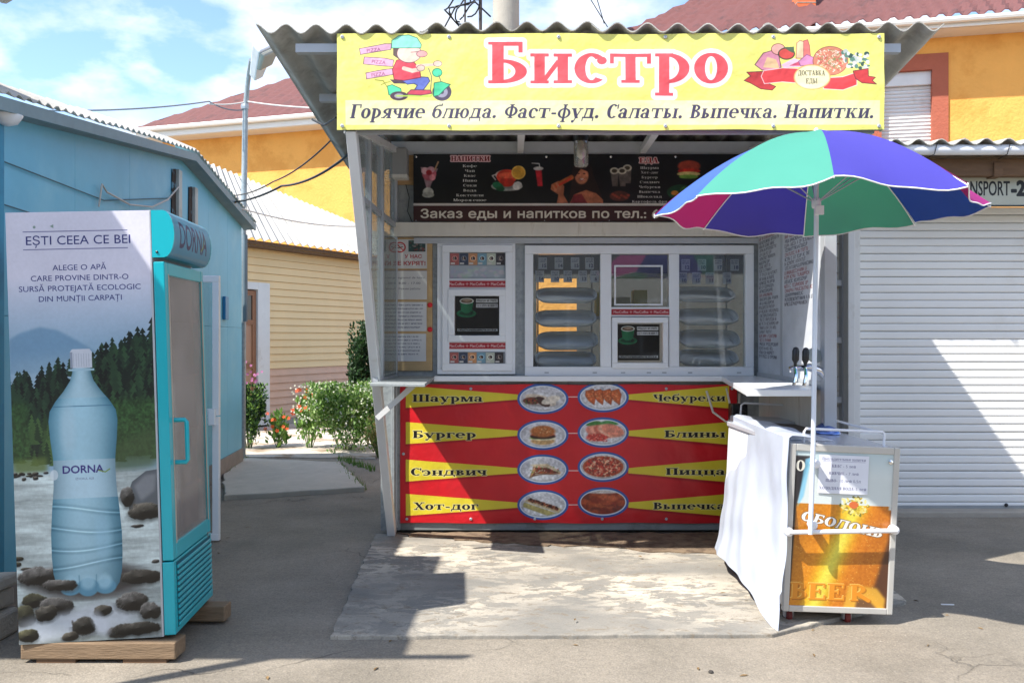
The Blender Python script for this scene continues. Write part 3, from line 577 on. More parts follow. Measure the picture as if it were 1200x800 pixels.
def print_water_poster():
    W, Hh = 510, 1500; c = Cv(W, Hh, (226, 224, 236)); navy = (34, 40, 110)
    yy = np.linspace(0, 1, Hh)[:,None,None]
    c.a[:] = np.array([226,224,238])/255*(1-np.clip((yy-.15)/.16,0,1)) + np.array([150,182,205])/255*np.clip((yy-.15)/.16,0,1)
    c.line([(60,68),(430,68)], 3, (110,110,150)); c.line([(60,130),(430,130)], 3, (110,110,150))
    c.text('EȘTI CEEA CE BEI', 255, 114, 32, navy, width=378, align='c', bold=.3)
    for i, (t, w) in enumerate((('ALEGE O APĂ',192),('CARE PROVINE DINTR-O',350),('SURSĂ PROTEJATĂ ECOLOGIC',436),('DIN MUNȚII CARPAȚI',300))):
        c.text(t, 256, 204+i*36, 20, navy, width=w, align='c', bold=.5)
    c.ell(100,92-40,5,5,(140,160,150)); c.poly([(155,50),(168,43),(168,57)],(140,160,150))
    # far mountain and mist
    c.poly([(0,440),(40,418),(110,400),(170,412),(240,450),(320,500),(320,560),(0,560)], (112,152,182), .8, blur=4)
    c.poly([(0,520),(510,470),(510,640),(0,640)], (160,185,200), .5, blur=25)
    n1 = fbm(W, Hh, 24, 5, 21); n2 = fbm(W, Hh, 60, 4, 22)
    def trees(x0, x1, ytop, ybot, dark, light, n, sd, hs=(60,120)):
        rg = random.Random(sd)
        for i in range(n):
            x = rg.uniform(x0, x1); t = (x-x0)/(x1-x0); h = rg.uniform(*hs); y = ytop(t)+(ybot-ytop(t)-h*.6)*(i/n); k = rg.random(); col = tuple(a*(1-k)+b*k for a, b in zip(dark, light)); pts = []
            lv = 6; 
            for q in range(lv): pts += [(x-h*.05-(q+.9)*h*.045, y+h*(q+.9)/lv), (x-h*.02-(q)*h*.03, y+h*(q+1)/lv)]
            rt = [(2*x-a, b+rg.uniform(-3,3)) for a, b in reversed(pts)]; c.poly([(x,y)]+pts+rt, col)
    left = lambda t: 560-50*t; c.poly([(0,640),(130,600),(190,585),(250,580),(330,540),(400,500),(510,450),(510,860),(0,860)], (14,28,26))
    trees(-10,240,lambda t:560-80*t,800,(10,22,22),(44,74,52),150,1,(60,110)); trees(290,520,lambda t:470-100*t,800,(10,22,22),(50,84,54),170,2,(80,150)); trees(-10,520,lambda t:700,860,(22,44,30),(78,112,60),90,3,(50,90))
    m = np.clip((np.abs(np.linspace(0,1,Hh)[:,None]-.51)<.07)*1.0,0,1)*np.ones((1,W)); msk = c.blur((m*((np.arange(W)[None,:]>330)|(np.arange(W)[None,:]<60))).astype(np.float32), 14)
    gr = np.array([52,86,46])/255*(.45+1.1*n2[...,None]); c.blend(msk, gr.astype(np.float32), 0, 0, .85)
    c.poly([(0,860),(120,850),(120,905),(0,915)], (104,122,60), .8, blur=8); c.poly([(360,820),(510,760),(510,900),(340,930)], (70,90,56), .7, blur=14)
    # river
    riv = np.clip((np.linspace(0,1,Hh)[:,None]-.597)*60,0,1)*np.ones((1,W)); st = fbm(W, Hh, 3, 2, 33, ax=1); st2 = fbm(W, Hh*1, 4, 4, 34)
    s_ = np.repeat(fbm(max(2,W//8), Hh, 3, 5, 35), 8, axis=1); s_ = np.pad(s_, ((0,0),(0,max(0,W-s_.shape[1]))), mode='edge')[:,:W]
    wat = (np.array([172,184,182])/255)*(.6+.72*s_[...,None])+.06*n2[...,None]; wat *= (1.12-.3*np.clip((yy-.85)/.15,0,1))
    c.blend(riv.astype(np.float32), np.clip(wat,0,1).astype(np.float32), 0, 0, 1)
    rg = random.Random(9)
    NB = fbm(600, 600, 26, 5, 77)
    def rock(x, y, rx, ry, sd, moss=True):
        q = random.Random(sd); w, h = int(rx*2.6)+4, int(ry*2.9)+4; ox, oy = q.randrange(0, 600-min(w,590)), q.randrange(0, max(1,600-min(h,590)))
        n = NB[oy:oy+h, ox:ox+w]; h, w = n.shape; gy, gx = np.mgrid[0:h,0:w]; u = (gx-w/2)/rx; v = (gy-h/2)/ry; cut = q.uniform(-.3,.3)
        d = (np.abs(u)**2.4+np.abs(v+cut*u*.6)**2.2)**.45+(n-.5)*.5; hh = np.clip(1-d,0,1)**.55+.35*n; dy = np.gradient(hh, axis=0)*ry; dx = np.gradient(hh, axis=1)*rx
        lt = np.clip(.42+.55*dy+.22*dx,.08,1.15); base = np.array(q.choice([(118,112,100),(134,130,124),(100,98,74),(92,88,80)]))/255; col = base*(lt*(.65+.7*n))[...,None]
        c.blend((np.clip((1.25-d)*2,0,1)*.55*(v>-.2)).astype(np.float32), (40,44,44), int(x-w/2), int(y-h/2+ry*.25))
        c.blend(np.clip((1-d)*8,0,1).astype(np.float32), np.clip(col,0,1).astype(np.float32), int(x-w/2), int(y-h/2))
    for i in range(16): rock(rg.uniform(0,130), rg.uniform(905,930), rg.uniform(6,16), rg.uniform(3,7), i)
    c.poly([(400,1000),(420,950),(470,915),(510,910),(510,1080),(410,1075)], (92,98,104)); c.poly([(425,965),(465,930),(508,925),(500,985),(450,1020)], (140,144,148), .8, blur=5); rock(462,1055,60,32,71); rock(400,1000,26,36,72)
    for i in range(6): rock(rg.choice([rg.uniform(0,90),rg.uniform(400,510)]), rg.uniform(1090,1240), rg.uniform(12,26), rg.uniform(5,9), 90+i)
    c.ell(250,1290,210,60,(52,46,46),.85,soft=26); rock(80,1265,80,34,51); rock(440,1285,80,26,53)
    # bottle
    cx = 251; prof = [(545,33),(562,33),(590,42),(625,66),(660,96),(695,118),(730,123),(790,119),(860,111),(900,110),(960,112),(1040,120),(1120,126),(1200,126),(1260,122),(1300,112),(1322,96)]
    ys = np.arange(546, 1324); hw = np.interp(ys, [p[0] for p in prof], [p[1] for p in prof])
    xx = np.arange(W)[None,:]; u = (xx-cx)/hw[:,None]; mk = np.clip((1-np.abs(u))*hw[:,None]+.5,0,1).astype(np.float32)
    sh = np.clip(1-np.abs(u)**2.6,0,1); sh2 = .5+.5*np.cos(u*2.2+.5); body = np.array([74,142,168])/255*(1-sh[...,None])+(np.array([158,208,226])/255)*sh[...,None]; body = body*.86+.16*sh2[...,None]
    tt = ((ys-546)/780)[:,None,None]; body = body*(1-.12*np.clip((tt-.55)*2,0,1)); body = np.where((ys<650)[:,None,None], body*.8+.16, body)
    for k, yk in enumerate((1040,1105,1168,1228)):
        yl = yk+16*np.sin((xx-cx)/90+k); d = np.abs(ys[:,None]-yl); body = body+(.2*np.exp(-(d/2.2)**2)-.09*np.exp(-((d-7)/5)**2))[...,None]
    body[:] = np.clip(body,0,1); lb = ((ys>865)&(ys<1000))[:,None]*np.ones((1,W)); body = np.where(lb[...,None]>0, body*.35+np.array([196,222,234])/255*.65*(.75+.3*sh[...,None]), body)
    c.blend(mk, np.clip(body,0,1).astype(np.float32), 0, 546)
    c.line([(cx-104,679),(cx+104,679)], 3, (60,110,140), .8); c.ell(cx-55,760,26,90,(196,224,236),.5,soft=20); c.ell(cx+60,1140,30,80,(160,205,225),.5,soft=22)
    for a in (-62,62,0): c.ell(cx+a, 1312, 38, 26+(6 if a == 0 else 0), (92,150,176), 1, soft=4); c.ell(cx+a*.95, 1294, 26, 26, (168,210,226), .75, soft=14)
    for a in (-31,31): c.line([(cx+a,1270),(cx+a*.9,1330)], 5, (84,138,160), .5)
    c.rect(cx-46,549,cx+46,556,(170,205,220)); c.poly([(cx-39,546),(cx-39,490),(cx-31,480),(cx+31,480),(cx+39,490),(cx+39,546)], (208,214,224)); c.rect(cx-39,490,cx-30,546,(150,160,176)); [c.line([(cx-26+i*9,496),(cx-26+i*9,540)],2,(176,184,198)) for i in range(7)]
    c.text('DORNA', cx-6, 912, 27, (46,34,120), width=148, align='c', bold=1.2); c.text('IZVORUL ALB', cx, 936, 8, (120,130,160), width=66, align='c'); c.ell(cx-108,916,14,18,(225,235,240),.7); c.line([(cx+50,905),(cx+74,912),(cx+90,902)],4,(120,150,60))
    # foreground stones and white water
    for x, y, a, b, sd in ((60,1350,46,26,61),(135,1372,66,34,62),(20,1400,44,40,63),(150,1300,60,22,69)): rock(x,y,a,b,sd)
    c.ell(150,1440,150,40,(206,214,222),.8,soft=30); c.ell(300,1420,130,50,(214,220,228),.7,soft=34); c.ell(60,1470,90,26,(196,204,214),.8,soft=22)
    rock(230,1446,46,34,64); rock(300,1395,34,20,84); rock(350,1475,40,20,85); rock(30,1470,40,24,86); rock(180,1480,30,16,87); rock(410,1370,60,34,65); rock(470,1405,40,30,66); rock(420,1465,90,24,67); rock(100,1395,40,28,68); c.ell(290,1440,24,46,(216,222,230),.7,soft=16,rot=-.5)
    c.a *= (1+.05*(n2-.5))[...,None]
    return c.mat('water_poster_print', .3, .86, coat=.15)

def print_beer():
    c = Cv(460, 780, (236, 156, 44)); W, Hh = 460, 780; yy, xx = np.mgrid[0:Hh,0:W]; Q = lambda x, y: (x*1.1-20, y*1.1-80)
    g = np.clip((xx+(yy-250)*.35-120)/330,0,1); amb = np.stack([235-40*np.abs(g-.5)*2, 140+82*np.exp(-((g-.55)/.16)**2)-44*np.abs(g-.4), 30+50*np.exp(-((g-.55)/.12)**2)],-1)/255
    c.a[:] = amb; n = fbm(W, Hh, 50, 3, 2)-.5; c.a += (n*.14)[...,None]*np.array([1,1,.6])
    c.blend(np.clip((265-yy)/3,0,1).astype(np.float32), (214,222,218)); c.blend(np.clip((120-yy)/120,0,1).astype(np.float32)*.6, (176,200,206))
    c.poly([Q(0,95),Q(80,95),Q(50,230),Q(30,330),Q(20,760),Q(0,760)], (44,40,42), 1, blur=3); c.poly([Q(60,110),Q(85,100),Q(60,280),Q(35,330)], (120,190,220), .8, blur=3)
    c.poly([Q(470,95),Q(440,330),Q(430,470),Q(380,680),Q(360,700),Q(430,790),Q(480,790),Q(480,95)], (70,44,36), .85, blur=8); c.poly([Q(450,95),Q(470,95),Q(445,330),Q(425,330)], (216,220,214), 1, blur=3)
    c.poly([Q(270,680),Q(390,690),Q(430,740),Q(425,790),Q(250,790)], (226,170,60), .9, blur=6); c.poly([Q(310,740),Q(360,750),Q(400,790),Q(300,790)], (90,60,50), .8, blur=5)
    rg = random.Random(4)
    for _ in range(420): x, y = rg.uniform(20,420), rg.uniform(300,760); r = rg.uniform(.8,2.4); c.ell(x, y, r, r*1.3, (255,214,120), .5); c.ell(x+r*.5,y+r*.6,r*.6,r*.7,(150,80,20),.5)
    c.poly([Q(40,430),Q(440,470),Q(440,525),Q(60,520)], (180,96,20), .0)
    for i in range(70):
        a, r = rg.uniform(0,6.3), math.sqrt(rg.random()); c.ell(278*1.1-20+r*70*math.cos(a), 318*1.1-80+r*48*math.sin(a), rg.uniform(4,12), rg.uniform(3,7), rg.choice([(196,170,60),(150,130,50),(226,206,110),(120,120,50),(230,220,150)]), .95, rot=rg.uniform(0,3))
    c.ell(*Q(275,312), 22, 18, (214,110,60)); 
    c.text('О', Q(42,0)[0], Q(0,165)[1], 54, (226,222,206), 'serif', align='c', bold=1)
    c.text('ОБОЛОНЬ', Q(50,0)[0], Q(0,388)[1], 46, (246,244,238), 'serif', width=395, rot=.2, outline=(120,96,70), ow=4, bold=1, shear=.1)
    def beer(dx, dy, col, al):
        H0 = 82; x = Q(24,0)[0]+dx; y = Q(0,752)[1]+dy
        c.text('ВЕЕР'[:3], x, y, H0, col, 'serif', width=262, bold=1, alpha=al); c.text('Р', x+280, y, H0, col, 'serif', width=80, bold=1, alpha=al); c.line([(x+318,y-34),(x+366,y-4)], 20, col, al)
    return c, beer
def print_beer_mat():
    c, beer = print_beer(); beer(6, 6, (150,82,14), .55); beer(-3, -3, (255,214,120), .8); beer(0, 0, (226,142,36), .95)
    return c.mat('beer_poster_print', .3, .9, coat=.2)
def scribble(c, x, y, w, h, col, rg, th=1.4):
    px = x
    while px < x+w:
        cw = h*rg.uniform(.45,.8); k = rg.randint(0,5)
        A_ = {0:[(0,1),(0,0),(1,1),(1,0)],1:[(0,1),(.5,0),(1,1)],2:[(0,0),(0,1),(1,1),(1,0)],3:[(1,0),(0,0),(0,1),(1,1)],4:[(0,1),(0,0),(1,0),(1,.5),(0,.5)],5:[(0,0),(1,0),(.5,0),(.5,1)]}[k]
        c.line([(px+a*cw*.75, y+b*h+rg.uniform(-.6,.6)) for a, b in A_], th, col); px += cw
        if rg.random() < .14: px += h*.6
def print_paper(kind):
    if kind == 'smoke':
        c = Cv(190, 165, (214,212,208)); c.ell(48,45,30,30,(190,60,60)); c.ell(48,45,23,23,(222,218,214)); c.line([(32,28),(64,62)],6,(190,60,60)); c.line([(34,50),(62,42)],5,(90,70,70)); c.line([(30,35),(45,30),(60,32)],2,(120,100,100))
        c.rect(92,6,182,70,(58,82,80)); rg = random.Random(2); [c.ell(rg.uniform(96,178),rg.uniform(10,66),rg.uniform(3,9),rg.uniform(3,7),rg.choice([(90,120,112),(40,60,60),(150,130,125),(120,70,66)]),.8) for _ in range(40)]
        c.text('У НАС', 118, 106, 20, (178,60,62), align='c', width=92, bold=1.2); c.text('НЕ КУРЯТ!', 96, 146, 22, (178,60,62), align='c', width=176, bold=1.4)
    elif kind == 'hours':
        c = Cv(190, 168, (216,214,210)); c.rect(0,0,190,3,(120,60,60))
        for t, y in (('Programul de lucru',48),('8.00 - 17.00',80),('Режим работы',112)): c.text(t, 98, y, 12, (96,96,104), align='c', width=158 if y == 48 else 116)
    elif kind == 'beerlist':
        c = Cv(270, 200, (232,234,242))
        for t, y, w in (('Прохладительные напитки',28,236),('КВАС - 5 лей',64,130),('ЖИВЧИК - 7 лей',102,164),('ПИВО- 10 лей 0.5л',140,190),('ХОЛОДНАЯ ВОДА-5 лей',180,256)): c.text(t, 135, y, 15, (130,130,156), 'serif', width=w, align='c')
        c.line([(20,33),(250,33)], 1.5, (130,130,156))
    else:
        c = Cv(190, 165, (218,218,218)); rg = random.Random(len(kind)*7+3)
        for i in range(7 if kind == 'list_a' else 6): scribble(c, 10, 14+i*21, 165-rg.random()*30, 7, (110,112,124), rg, 1.2)
    return c.mat('paper_'+kind, .7, .9)
def print_strip():
    c = Cv(420, 48, (168,24,38)); c.rect(0,0,420,4,(222,190,190)); c.rect(0,44,420,48,(222,190,190))
    for x in (68, 214, 360): c.text('MacCoffee', x, 33, 20, (236,220,214), align='c', width=108, bold=1)
    for x in (141, 287): c.line([(x-9,24),(x+9,24)],3,(236,200,196)); c.line([(x,14),(x,34)],3,(236,200,196))
    return c.mat('coffee_strip_print', .4, .9)
def print_packets(rows):
    c = Cv(420, 75*rows+ (2 if rows == 1 else 0), (128,136,142)); rg = random.Random(5); cols = [(170,92,84),(58,66,84),(196,140,96),(120,160,176),(190,196,178),(52,44,44)]
    for i, col in enumerate(cols):
        x = 10+i*67; c.rect(x,4,x+64,72,col); c.ell(x+33,34,22,17,tuple(min(255,q+50) for q in col)); c.ell(x+33,34,15,12,(60,44,40)); c.line([(x+30,24),(x+26,40),(x+38,42)],4,(220,200,180)); c.rect(x+4,58,x+34,68,(210,206,200))
    if rows > 1:
        c.rect(8,76,412,150,(170,178,184)); [c.ell(rg.uniform(14,406),rg.uniform(86,144),rg.uniform(8,26),rg.uniform(4,12),rg.choice([(196,200,206),(180,170,186),(176,196,180),(200,190,196),(160,172,190)]),.7,soft=4) for _ in range(60)]
    return c.mat('packet_print_%d' % rows, .4, .9)
def print_cup_sticker():
    c = Cv(220, 180, (16,18,18)); c.ell(56,82,50,20,(26,92,60)); c.ell(56,80,36,12,(18,60,42)); c.poly([(22,22),(92,22),(84,70),(66,80),(46,80),(30,70)],(30,104,68)); c.ell(57,22,36,14,(196,200,190)); c.ell(57,22,29,10,(90,70,52)); c.ell(57,20,20,6,(150,130,110))
    c.rect(104,12,214,30,(196,198,196)); c.rect(104,36,214,54,(186,188,188)); rg = random.Random(3); scribble(c,108,17,96,7,(90,90,90),rg); scribble(c,108,41,96,7,(90,90,90),rg)
    c.rect(10,156,212,168,(176,180,178)); scribble(c,14,159,190,6,(40,44,44),rg,1.6); c.noise(.3,5,3)
    return c.mat('cup_sticker_print', .15, .9, coat=.5)
def print_price(n):
    c = Cv(40, 56, (206,208,216)); c.rect(0,0,40,2,(120,120,140)); rg = random.Random(int(n)*7+3); scribble(c,5,8,30,5,(110,112,130),rg,1.1); scribble(c,5,18,28,5,(110,112,130),rg,1.1)
    c.text(n, 26, 48, 17, (40,44,90), align='c', bold=1.2); return c.mat('price_print_'+n, .6, .92)
def print_handwriting(seed, lines, w=170, h=620):
    c = Cv(w, h, (204,208,214)); rg = random.Random(seed); c.noise(.05,6,seed)
    for i in range(lines): scribble(c, 8+rg.random()*6, 12+i*(h-30)/44, (w-24)*rg.uniform(.55,1.0), 8.5, rg.choice([(96,98,108),(84,86,98),(110,112,120),(104,100,108),(150,96,100)]) , rg, 1.5)
    return c.mat('handwriting_%d' % seed, .5, .92)
def print_sign():
    c = Cv(872, 140, (196,198,182)); c.noise(.04,5,6); c.text('TRANSPORT', 164, 92, 70, (22,22,24), width=282, bold=1.5); c.text('-24', 452, 92, 70, (22,22,24), width=106, bold=5)
    return c.mat('garage_sign_print', .5, .88)
def print_header():
    c = Cv(520, 190, (70,150,176)); yy = np.linspace(0,1,190)[:,None,None]; c.a[:] = np.array([92,170,190])/255*(1-yy)+np.array([48,126,160])/255*yy; c.rect(0,0,520,9,(40,150,160)); c.rect(0,181,520,190,(30,120,136))
    c.text('DORNA', 262, 126, 74, (30,30,84), width=390, align='c', bold=2.2); c.line([(372,118),(400,104),(418,84)],6,(120,150,70)); return c.mat('cooler_header_print', .4, .9, coat=.1)
# ================================================================ MATERIALS
ASPH = M('asphalt', s(132,125,115), .92, var=.2, vscale=2.2, bump=.6, bscale=160, col2=s(98,93,87), c2lo=.52, c2hi=.7, c2scale=.7)
WHITE = M('white_paint', s(214,214,212), .45, var=.05, vscale=5, col2=s(188,184,176), c2lo=.6, c2hi=.75)
PVC = M('white_pvc', s(230,233,236), .3, var=.03)
BEIGE = M('cream_board', s(216,211,200), .55, var=.08, vscale=3, col2=s(184,174,156), c2lo=.58, c2hi=.72, stretch=(3,3,.8))
ZINC = M('galvanised_steel', s(156,162,163), .5, .3, var=.12, vscale=9, col2=s(140,146,148), c2lo=.45, c2hi=.65, c2scale=26, c2d=2)
STEEL = M('grey_steel_frame', s(176,180,184), .45, .2, var=.08)
SLATE = M('asbestos_cement', s(176,174,166), .9, var=.22, vscale=5, bump=.4, bscale=60, col2=s(112,106,94), c2lo=.5, c2hi=.72, c2scale=2.2)
SLATEW = M('pale_asbestos_cement', s(184,181,174), .9, var=.12, vscale=2, bump=.3, bscale=30, col2=s(148,144,136), c2lo=.5, c2hi=.75, c2scale=1.2)
DARK = M('dark_interior', s(70,66,62), .8, var=.2)
BLUEW = M('blue_painted_board', s(98,176,204), .5, var=.1, vscale=1.5, col2=s(124,188,208), c2lo=.5, c2hi=.7, c2scale=.9, bump=.15, bscale=12)
TEAL = M('teal_paint', s(16,168,180), .3, var=.04, coat=.3)
WOOD = M('raw_timber', s(176,144,104), .8, var=.22, vscale=5, stretch=(1,8,8), bump=.3, bscale=20)
WOODD = M('dark_timber', s(108,82,60), .85, var=.25, vscale=4, stretch=(1,6,6), bump=.4, bscale=20)
CONC = M('concrete', s(168,160,148), .95, var=.15, vscale=3, bump=.5, bscale=60)
BLACK = M('black_plastic', s(28,28,30), .4, var=.1)
RUBBER = M('rubber', s(40,38,38), .8)
CHROME = M('chrome', (.75,.76,.78), .08, 1.0, var=.02)
GLASS = glass('window_glass', (.86,.89,.89), .02, gloss=.035)
GLASSD = glass('dusty_side_glass', (.78,.82,.80), .24, (.56,.58,.55), .05, 7)

# ================================================================ GROUND
def ground():
    mb = MB()
    xs = [-300,-60,-20,-9]+[-9+i*.25 for i in range(1,73)]+[20,60,300]; ys = [-300,-60,-12,-2]+[-2+i*.25 for i in range(1,57)]+[20,40,100,400]
    vs = [(x,y,0.0) for y in ys for x in xs]; W = len(xs)
    mb.add(vs, [(j*W+i,j*W+i+1,(j+1)*W+i+1,(j+1)*W+i) for j in range(len(ys)-1) for i in range(W-1)])
    o = mb.build('ground', ground_mat(), smooth=False); struct(o)
def ground_mat():
    m = bpy.data.materials.new('worn_asphalt'); m.use_nodes = True; t = m.node_tree; n = t.nodes; l = t.links; b = n['Principled BSDF']; b.inputs['Roughness'].default_value = .93; b.inputs['Specular IOR Level'].default_value = .25
    tc = n.new('ShaderNodeTexCoord')
    mp0 = n.new('ShaderNodeMapping'); l.new(tc.outputs['Object'], mp0.inputs[0]); src = mp0.outputs[0]
    def nz(sc, d=6, r=.6): q = n.new('ShaderNodeTexNoise'); q.inputs['Scale'].default_value = sc; q.inputs['Detail'].default_value = d; q.inputs['Roughness'].default_value = r; l.new(src, q.inputs[0]); return q.outputs[0]
    def ramp(i, a, b_, ca, cb): q = n.new('ShaderNodeValToRGB'); e = q.color_ramp.elements; e[0].position = a; e[1].position = b_; e[0].color = (*ca,1); e[1].color = (*cb,1); l.new(i, q.inputs[0]); return q.outputs[0]
    def mix(f, a, c, mode='MIX'): q = n.new('ShaderNodeMixRGB'); q.blend_type = mode; (l.new(f, q.inputs[0]) if not isinstance(f, float) else setattr(q.inputs[0], 'default_value', f)); l.new(a, q.inputs[1]); (l.new(c, q.inputs[2]) if not isinstance(c, tuple) else setattr(q.inputs[2], 'default_value', (*c,1))); return q.outputs[0]
    base = ramp(nz(1.1,8,.62), .35, .68, s(130,123,112), s(158,149,136)); st_ = ramp(nz(.45,5,.6), .52, .72, (1,1,1), (.78,.77,.76)); base = mix(1.0, base, st_, 'MULTIPLY'); gr_ = ramp(nz(28,4,.75), .35, .7, (.84,.84,.84), (1.08,1.08,1.07)); base = mix(1.0, base, gr_, 'MULTIPLY')
    fine = ramp(nz(90,3,.7), .3, .72, (.62,.62,.62), (1.22,1.2,1.17)); base = mix(.85, base, fine, 'MULTIPLY')
    specks = n.new('ShaderNodeTexVoronoi'); specks.inputs['Scale'].default_value = 55; l.new(src, specks.inputs[0])
    spk = ramp(specks.outputs['Distance'], .12, .2, (1,1,1), (0,0,0)); sel = ramp(specks.outputs['Color'], .80, .85, (0,0,0), (1,1,1)); f = mix(1.0, spk, sel, 'MULTIPLY'); base = mix(f, base, s(158,151,141))
    # cracks
    dz = n.new('ShaderNodeTexNoise'); dz.inputs['Scale'].default_value = 2.2; dz.inputs['Detail'].default_value = 6; l.new(src, dz.inputs[0])
    ad = n.new('ShaderNodeMixRGB'); ad.blend_type = 'ADD'; ad.inputs[0].default_value = .55; l.new(src, ad.inputs[1]); l.new(dz.outputs['Color'], ad.inputs[2])
    vo = n.new('ShaderNodeTexVoronoi'); vo.feature = 'DISTANCE_TO_EDGE'; vo.inputs['Scale'].default_value = .62; l.new(ad.outputs[0], vo.inputs[0])
    cr = ramp(vo.outputs['Distance'], .0, .0055, (1,1,1), (0,0,0)); cm = ramp(nz(.9,2), .5, .6, (0,0,0), (.55,.55,.55)); cf = mix(1.0, cr, cm, 'MULTIPLY'); base = mix(cf, base, s(70,66,60))
    l.new(base, b.inputs['Base Color'])
    hs = n.new('ShaderNodeMath'); hs.operation = 'MULTIPLY_ADD'; hs.inputs[1].default_value = .45; l.new(nz(120,3,.7), hs.inputs[0]); l.new(nz(9,5), hs.inputs[2])
    bp = n.new('ShaderNodeBump'); bp.inputs['Strength'].default_value = .55; bp.inputs['Distance'].default_value = .018; l.new(hs.outputs[0], bp.inputs['Height'])
    sb = n.new('ShaderNodeMath'); sb.operation = 'SUBTRACT'; l.new(cf, sb.inputs[1]); sb.inputs[0].default_value = 1
    b2 = n.new('ShaderNodeBump'); b2.inputs['Strength'].default_value = .6; b2.inputs['Distance'].default_value = .02; l.new(sb.outputs[0], b2.inputs['Height']); l.new(bp.outputs[0], b2.inputs['Normal']); l.new(b2.outputs[0], b.inputs['Normal'])
    return m
ground()

def ragged(pts, step=.09, amp=.02, sd=1):
    rg = random.Random(sd); out = []
    for i in range(len(pts)):
        a, b = Vector(pts[i]), Vector(pts[(i+1)%len(pts)]); L_ = (b-a).length; n = max(1, int(L_/step))
        for k in range(n): p = a.lerp(b, k/n); q = amp if k else amp*.3; out.append((p.x+rg.uniform(-q,q), p.y+rg.uniform(-q,q), p.z))
    return out
def slab_mat():
    m = bpy.data.materials.new('worn_slab_concrete'); m.use_nodes = True; t = m.node_tree; n = t.nodes; l = t.links; b = n['Principled BSDF']; b.inputs['Roughness'].default_value = .93; b.inputs['Specular IOR Level'].default_value = .25
    tc = n.new('ShaderNodeTexCoord'); mp = n.new('ShaderNodeMapping'); mp.inputs['Scale'].default_value = (1,1.7,1); l.new(tc.outputs['Object'], mp.inputs[0]); src = mp.outputs[0]
    def nz(sc, d=8, r=.6, dist=0): q = n.new('ShaderNodeTexNoise'); q.inputs['Scale'].default_value = sc; q.inputs['Detail'].default_value = d; q.inputs['Roughness'].default_value = r; q.inputs['Distortion'].default_value = dist; l.new(src, q.inputs[0]); return q.outputs[0]
    def ramp(i, a, b_, ca, cb): q = n.new('ShaderNodeValToRGB'); e = q.color_ramp.elements; e[0].position = a; e[1].position = b_; e[0].color = (*ca,1); e[1].color = (*cb,1); l.new(i, q.inputs[0]); return q.outputs[0]
    def mix(f, a, c, mode='MIX'):
        q = n.new('ShaderNodeMixRGB'); q.blend_type = mode
        if isinstance(f, float): q.inputs[0].default_value = f
        else: l.new(f, q.inputs[0])
        l.new(a, q.inputs[1]); l.new(c, q.inputs[2]); return q.outputs[0]
    grey = ramp(nz(1.6,9,.65), .3, .7, s(122,120,115), s(152,146,136)); pale = ramp(nz(5,8,.7), .3, .7, s(176,166,151), s(208,198,181))
    f1 = ramp(nz(4.2,13,.72,.4), .47, .51, (0,0,0), (1,1,1)); f2 = ramp(nz(.75,3,.5), .40, .62, (0,0,0), (1,1,1)); f = mix(1.0, f1, f2, 'MULTIPLY')
    c = mix(f, grey, pale); f3 = ramp(nz(11,10,.75,.6), .56, .60, (0,0,0), (.8,.8,.8)); brown = ramp(nz(3), .3, .7, s(120,108,92), s(136,126,112)); c = mix(f3, c, brown); g = ramp(nz(110,3,.7), .3, .72, (.72,.72,.72), (1.15,1.15,1.13)); c = mix(.7, c, g, 'MULTIPLY')
    l.new(c, b.inputs['Base Color']); bw = n.new('ShaderNodeMath'); bw.operation = 'MULTIPLY_ADD'; bw.inputs[1].default_value = .25; l.new(nz(70,4,.7), bw.inputs[0]); l.new(f, bw.inputs[2])
    bp = n.new('ShaderNodeBump'); bp.inputs['Strength'].default_value = .5; bp.inputs['Distance'].default_value = .006; l.new(bw.outputs[0], bp.inputs['Height']); l.new(bp.outputs[0], b.inputs['Normal']); return m
slabm = slab_mat()
def slab():
    z = .022; A = G(387,744,z); B = G(905,742,z); 
    pts = [(A.x,A.y,-.02),(B.x,B.y,-.02),(2.1,5.2,-.02),(2.2,6.98,-.02),(-1.2,6.98,-.02)]
    mb = MB(); mb.prism(ragged(pts, .07, .007), (0,0,z+.02)); o = mb.build('concrete_pad', slabm, bevel=.006); struct(o)
    dm = M('packed_dirt', s(122,104,84), .95, var=.25, vscale=6, bump=.6, bscale=50, col2=s(88,72,58), c2lo=.45, c2hi=.6, c2scale=9)
    pts = [(-.75,6.80,z-.01),(-.2,6.62,z-.01),(.45,6.5,z-.01),(.9,6.36,z-.01),(1.6,6.3,z-.01),(2.15,6.3,z-.01),(2.15,6.97,z-.01),(-1.1,6.97,z-.01)]
    mb = MB(); mb.prism(ragged(pts,.07,.04,5), (0,0,.018)); o = mb.build('dirt_strip', dm); struct(o)
    # doorstep slab in the alley
    z = .05; pts = [G(262,580,z),G(428,570,z),G(398,541,z),G(286,536,z),G(262,556,z)]
    mb = MB(); mb.prism(ragged([(p.x,p.y,-.02) for p in pts],.12,.018,8), (0,0,z+.02)); o = mb.build('alley_slab', M('alley_concrete', s(176,170,158), .93, var=.12, bump=.4, bscale=30), bevel=.01); struct(o)
    pts = [G(286,536),G(440,538),G(440,470),G(286,470)]
    mb = MB(); mb.prism([(p.x,p.y,-.02) for p in pts], (0,0,.035)); o = mb.build('garden_path', M('pale_path', s(190,180,168), .95, var=.15, vscale=4, bump=.5, bscale=30, col2=s(150,130,108), c2lo=.5, c2hi=.6, c2scale=2)); struct(o)
    mb = MB(); mb.box(2.3,14,7.72,8.0,-.05,.045); o = mb.build('garage_threshold', CONC, bevel=.01); struct(o)
slab()

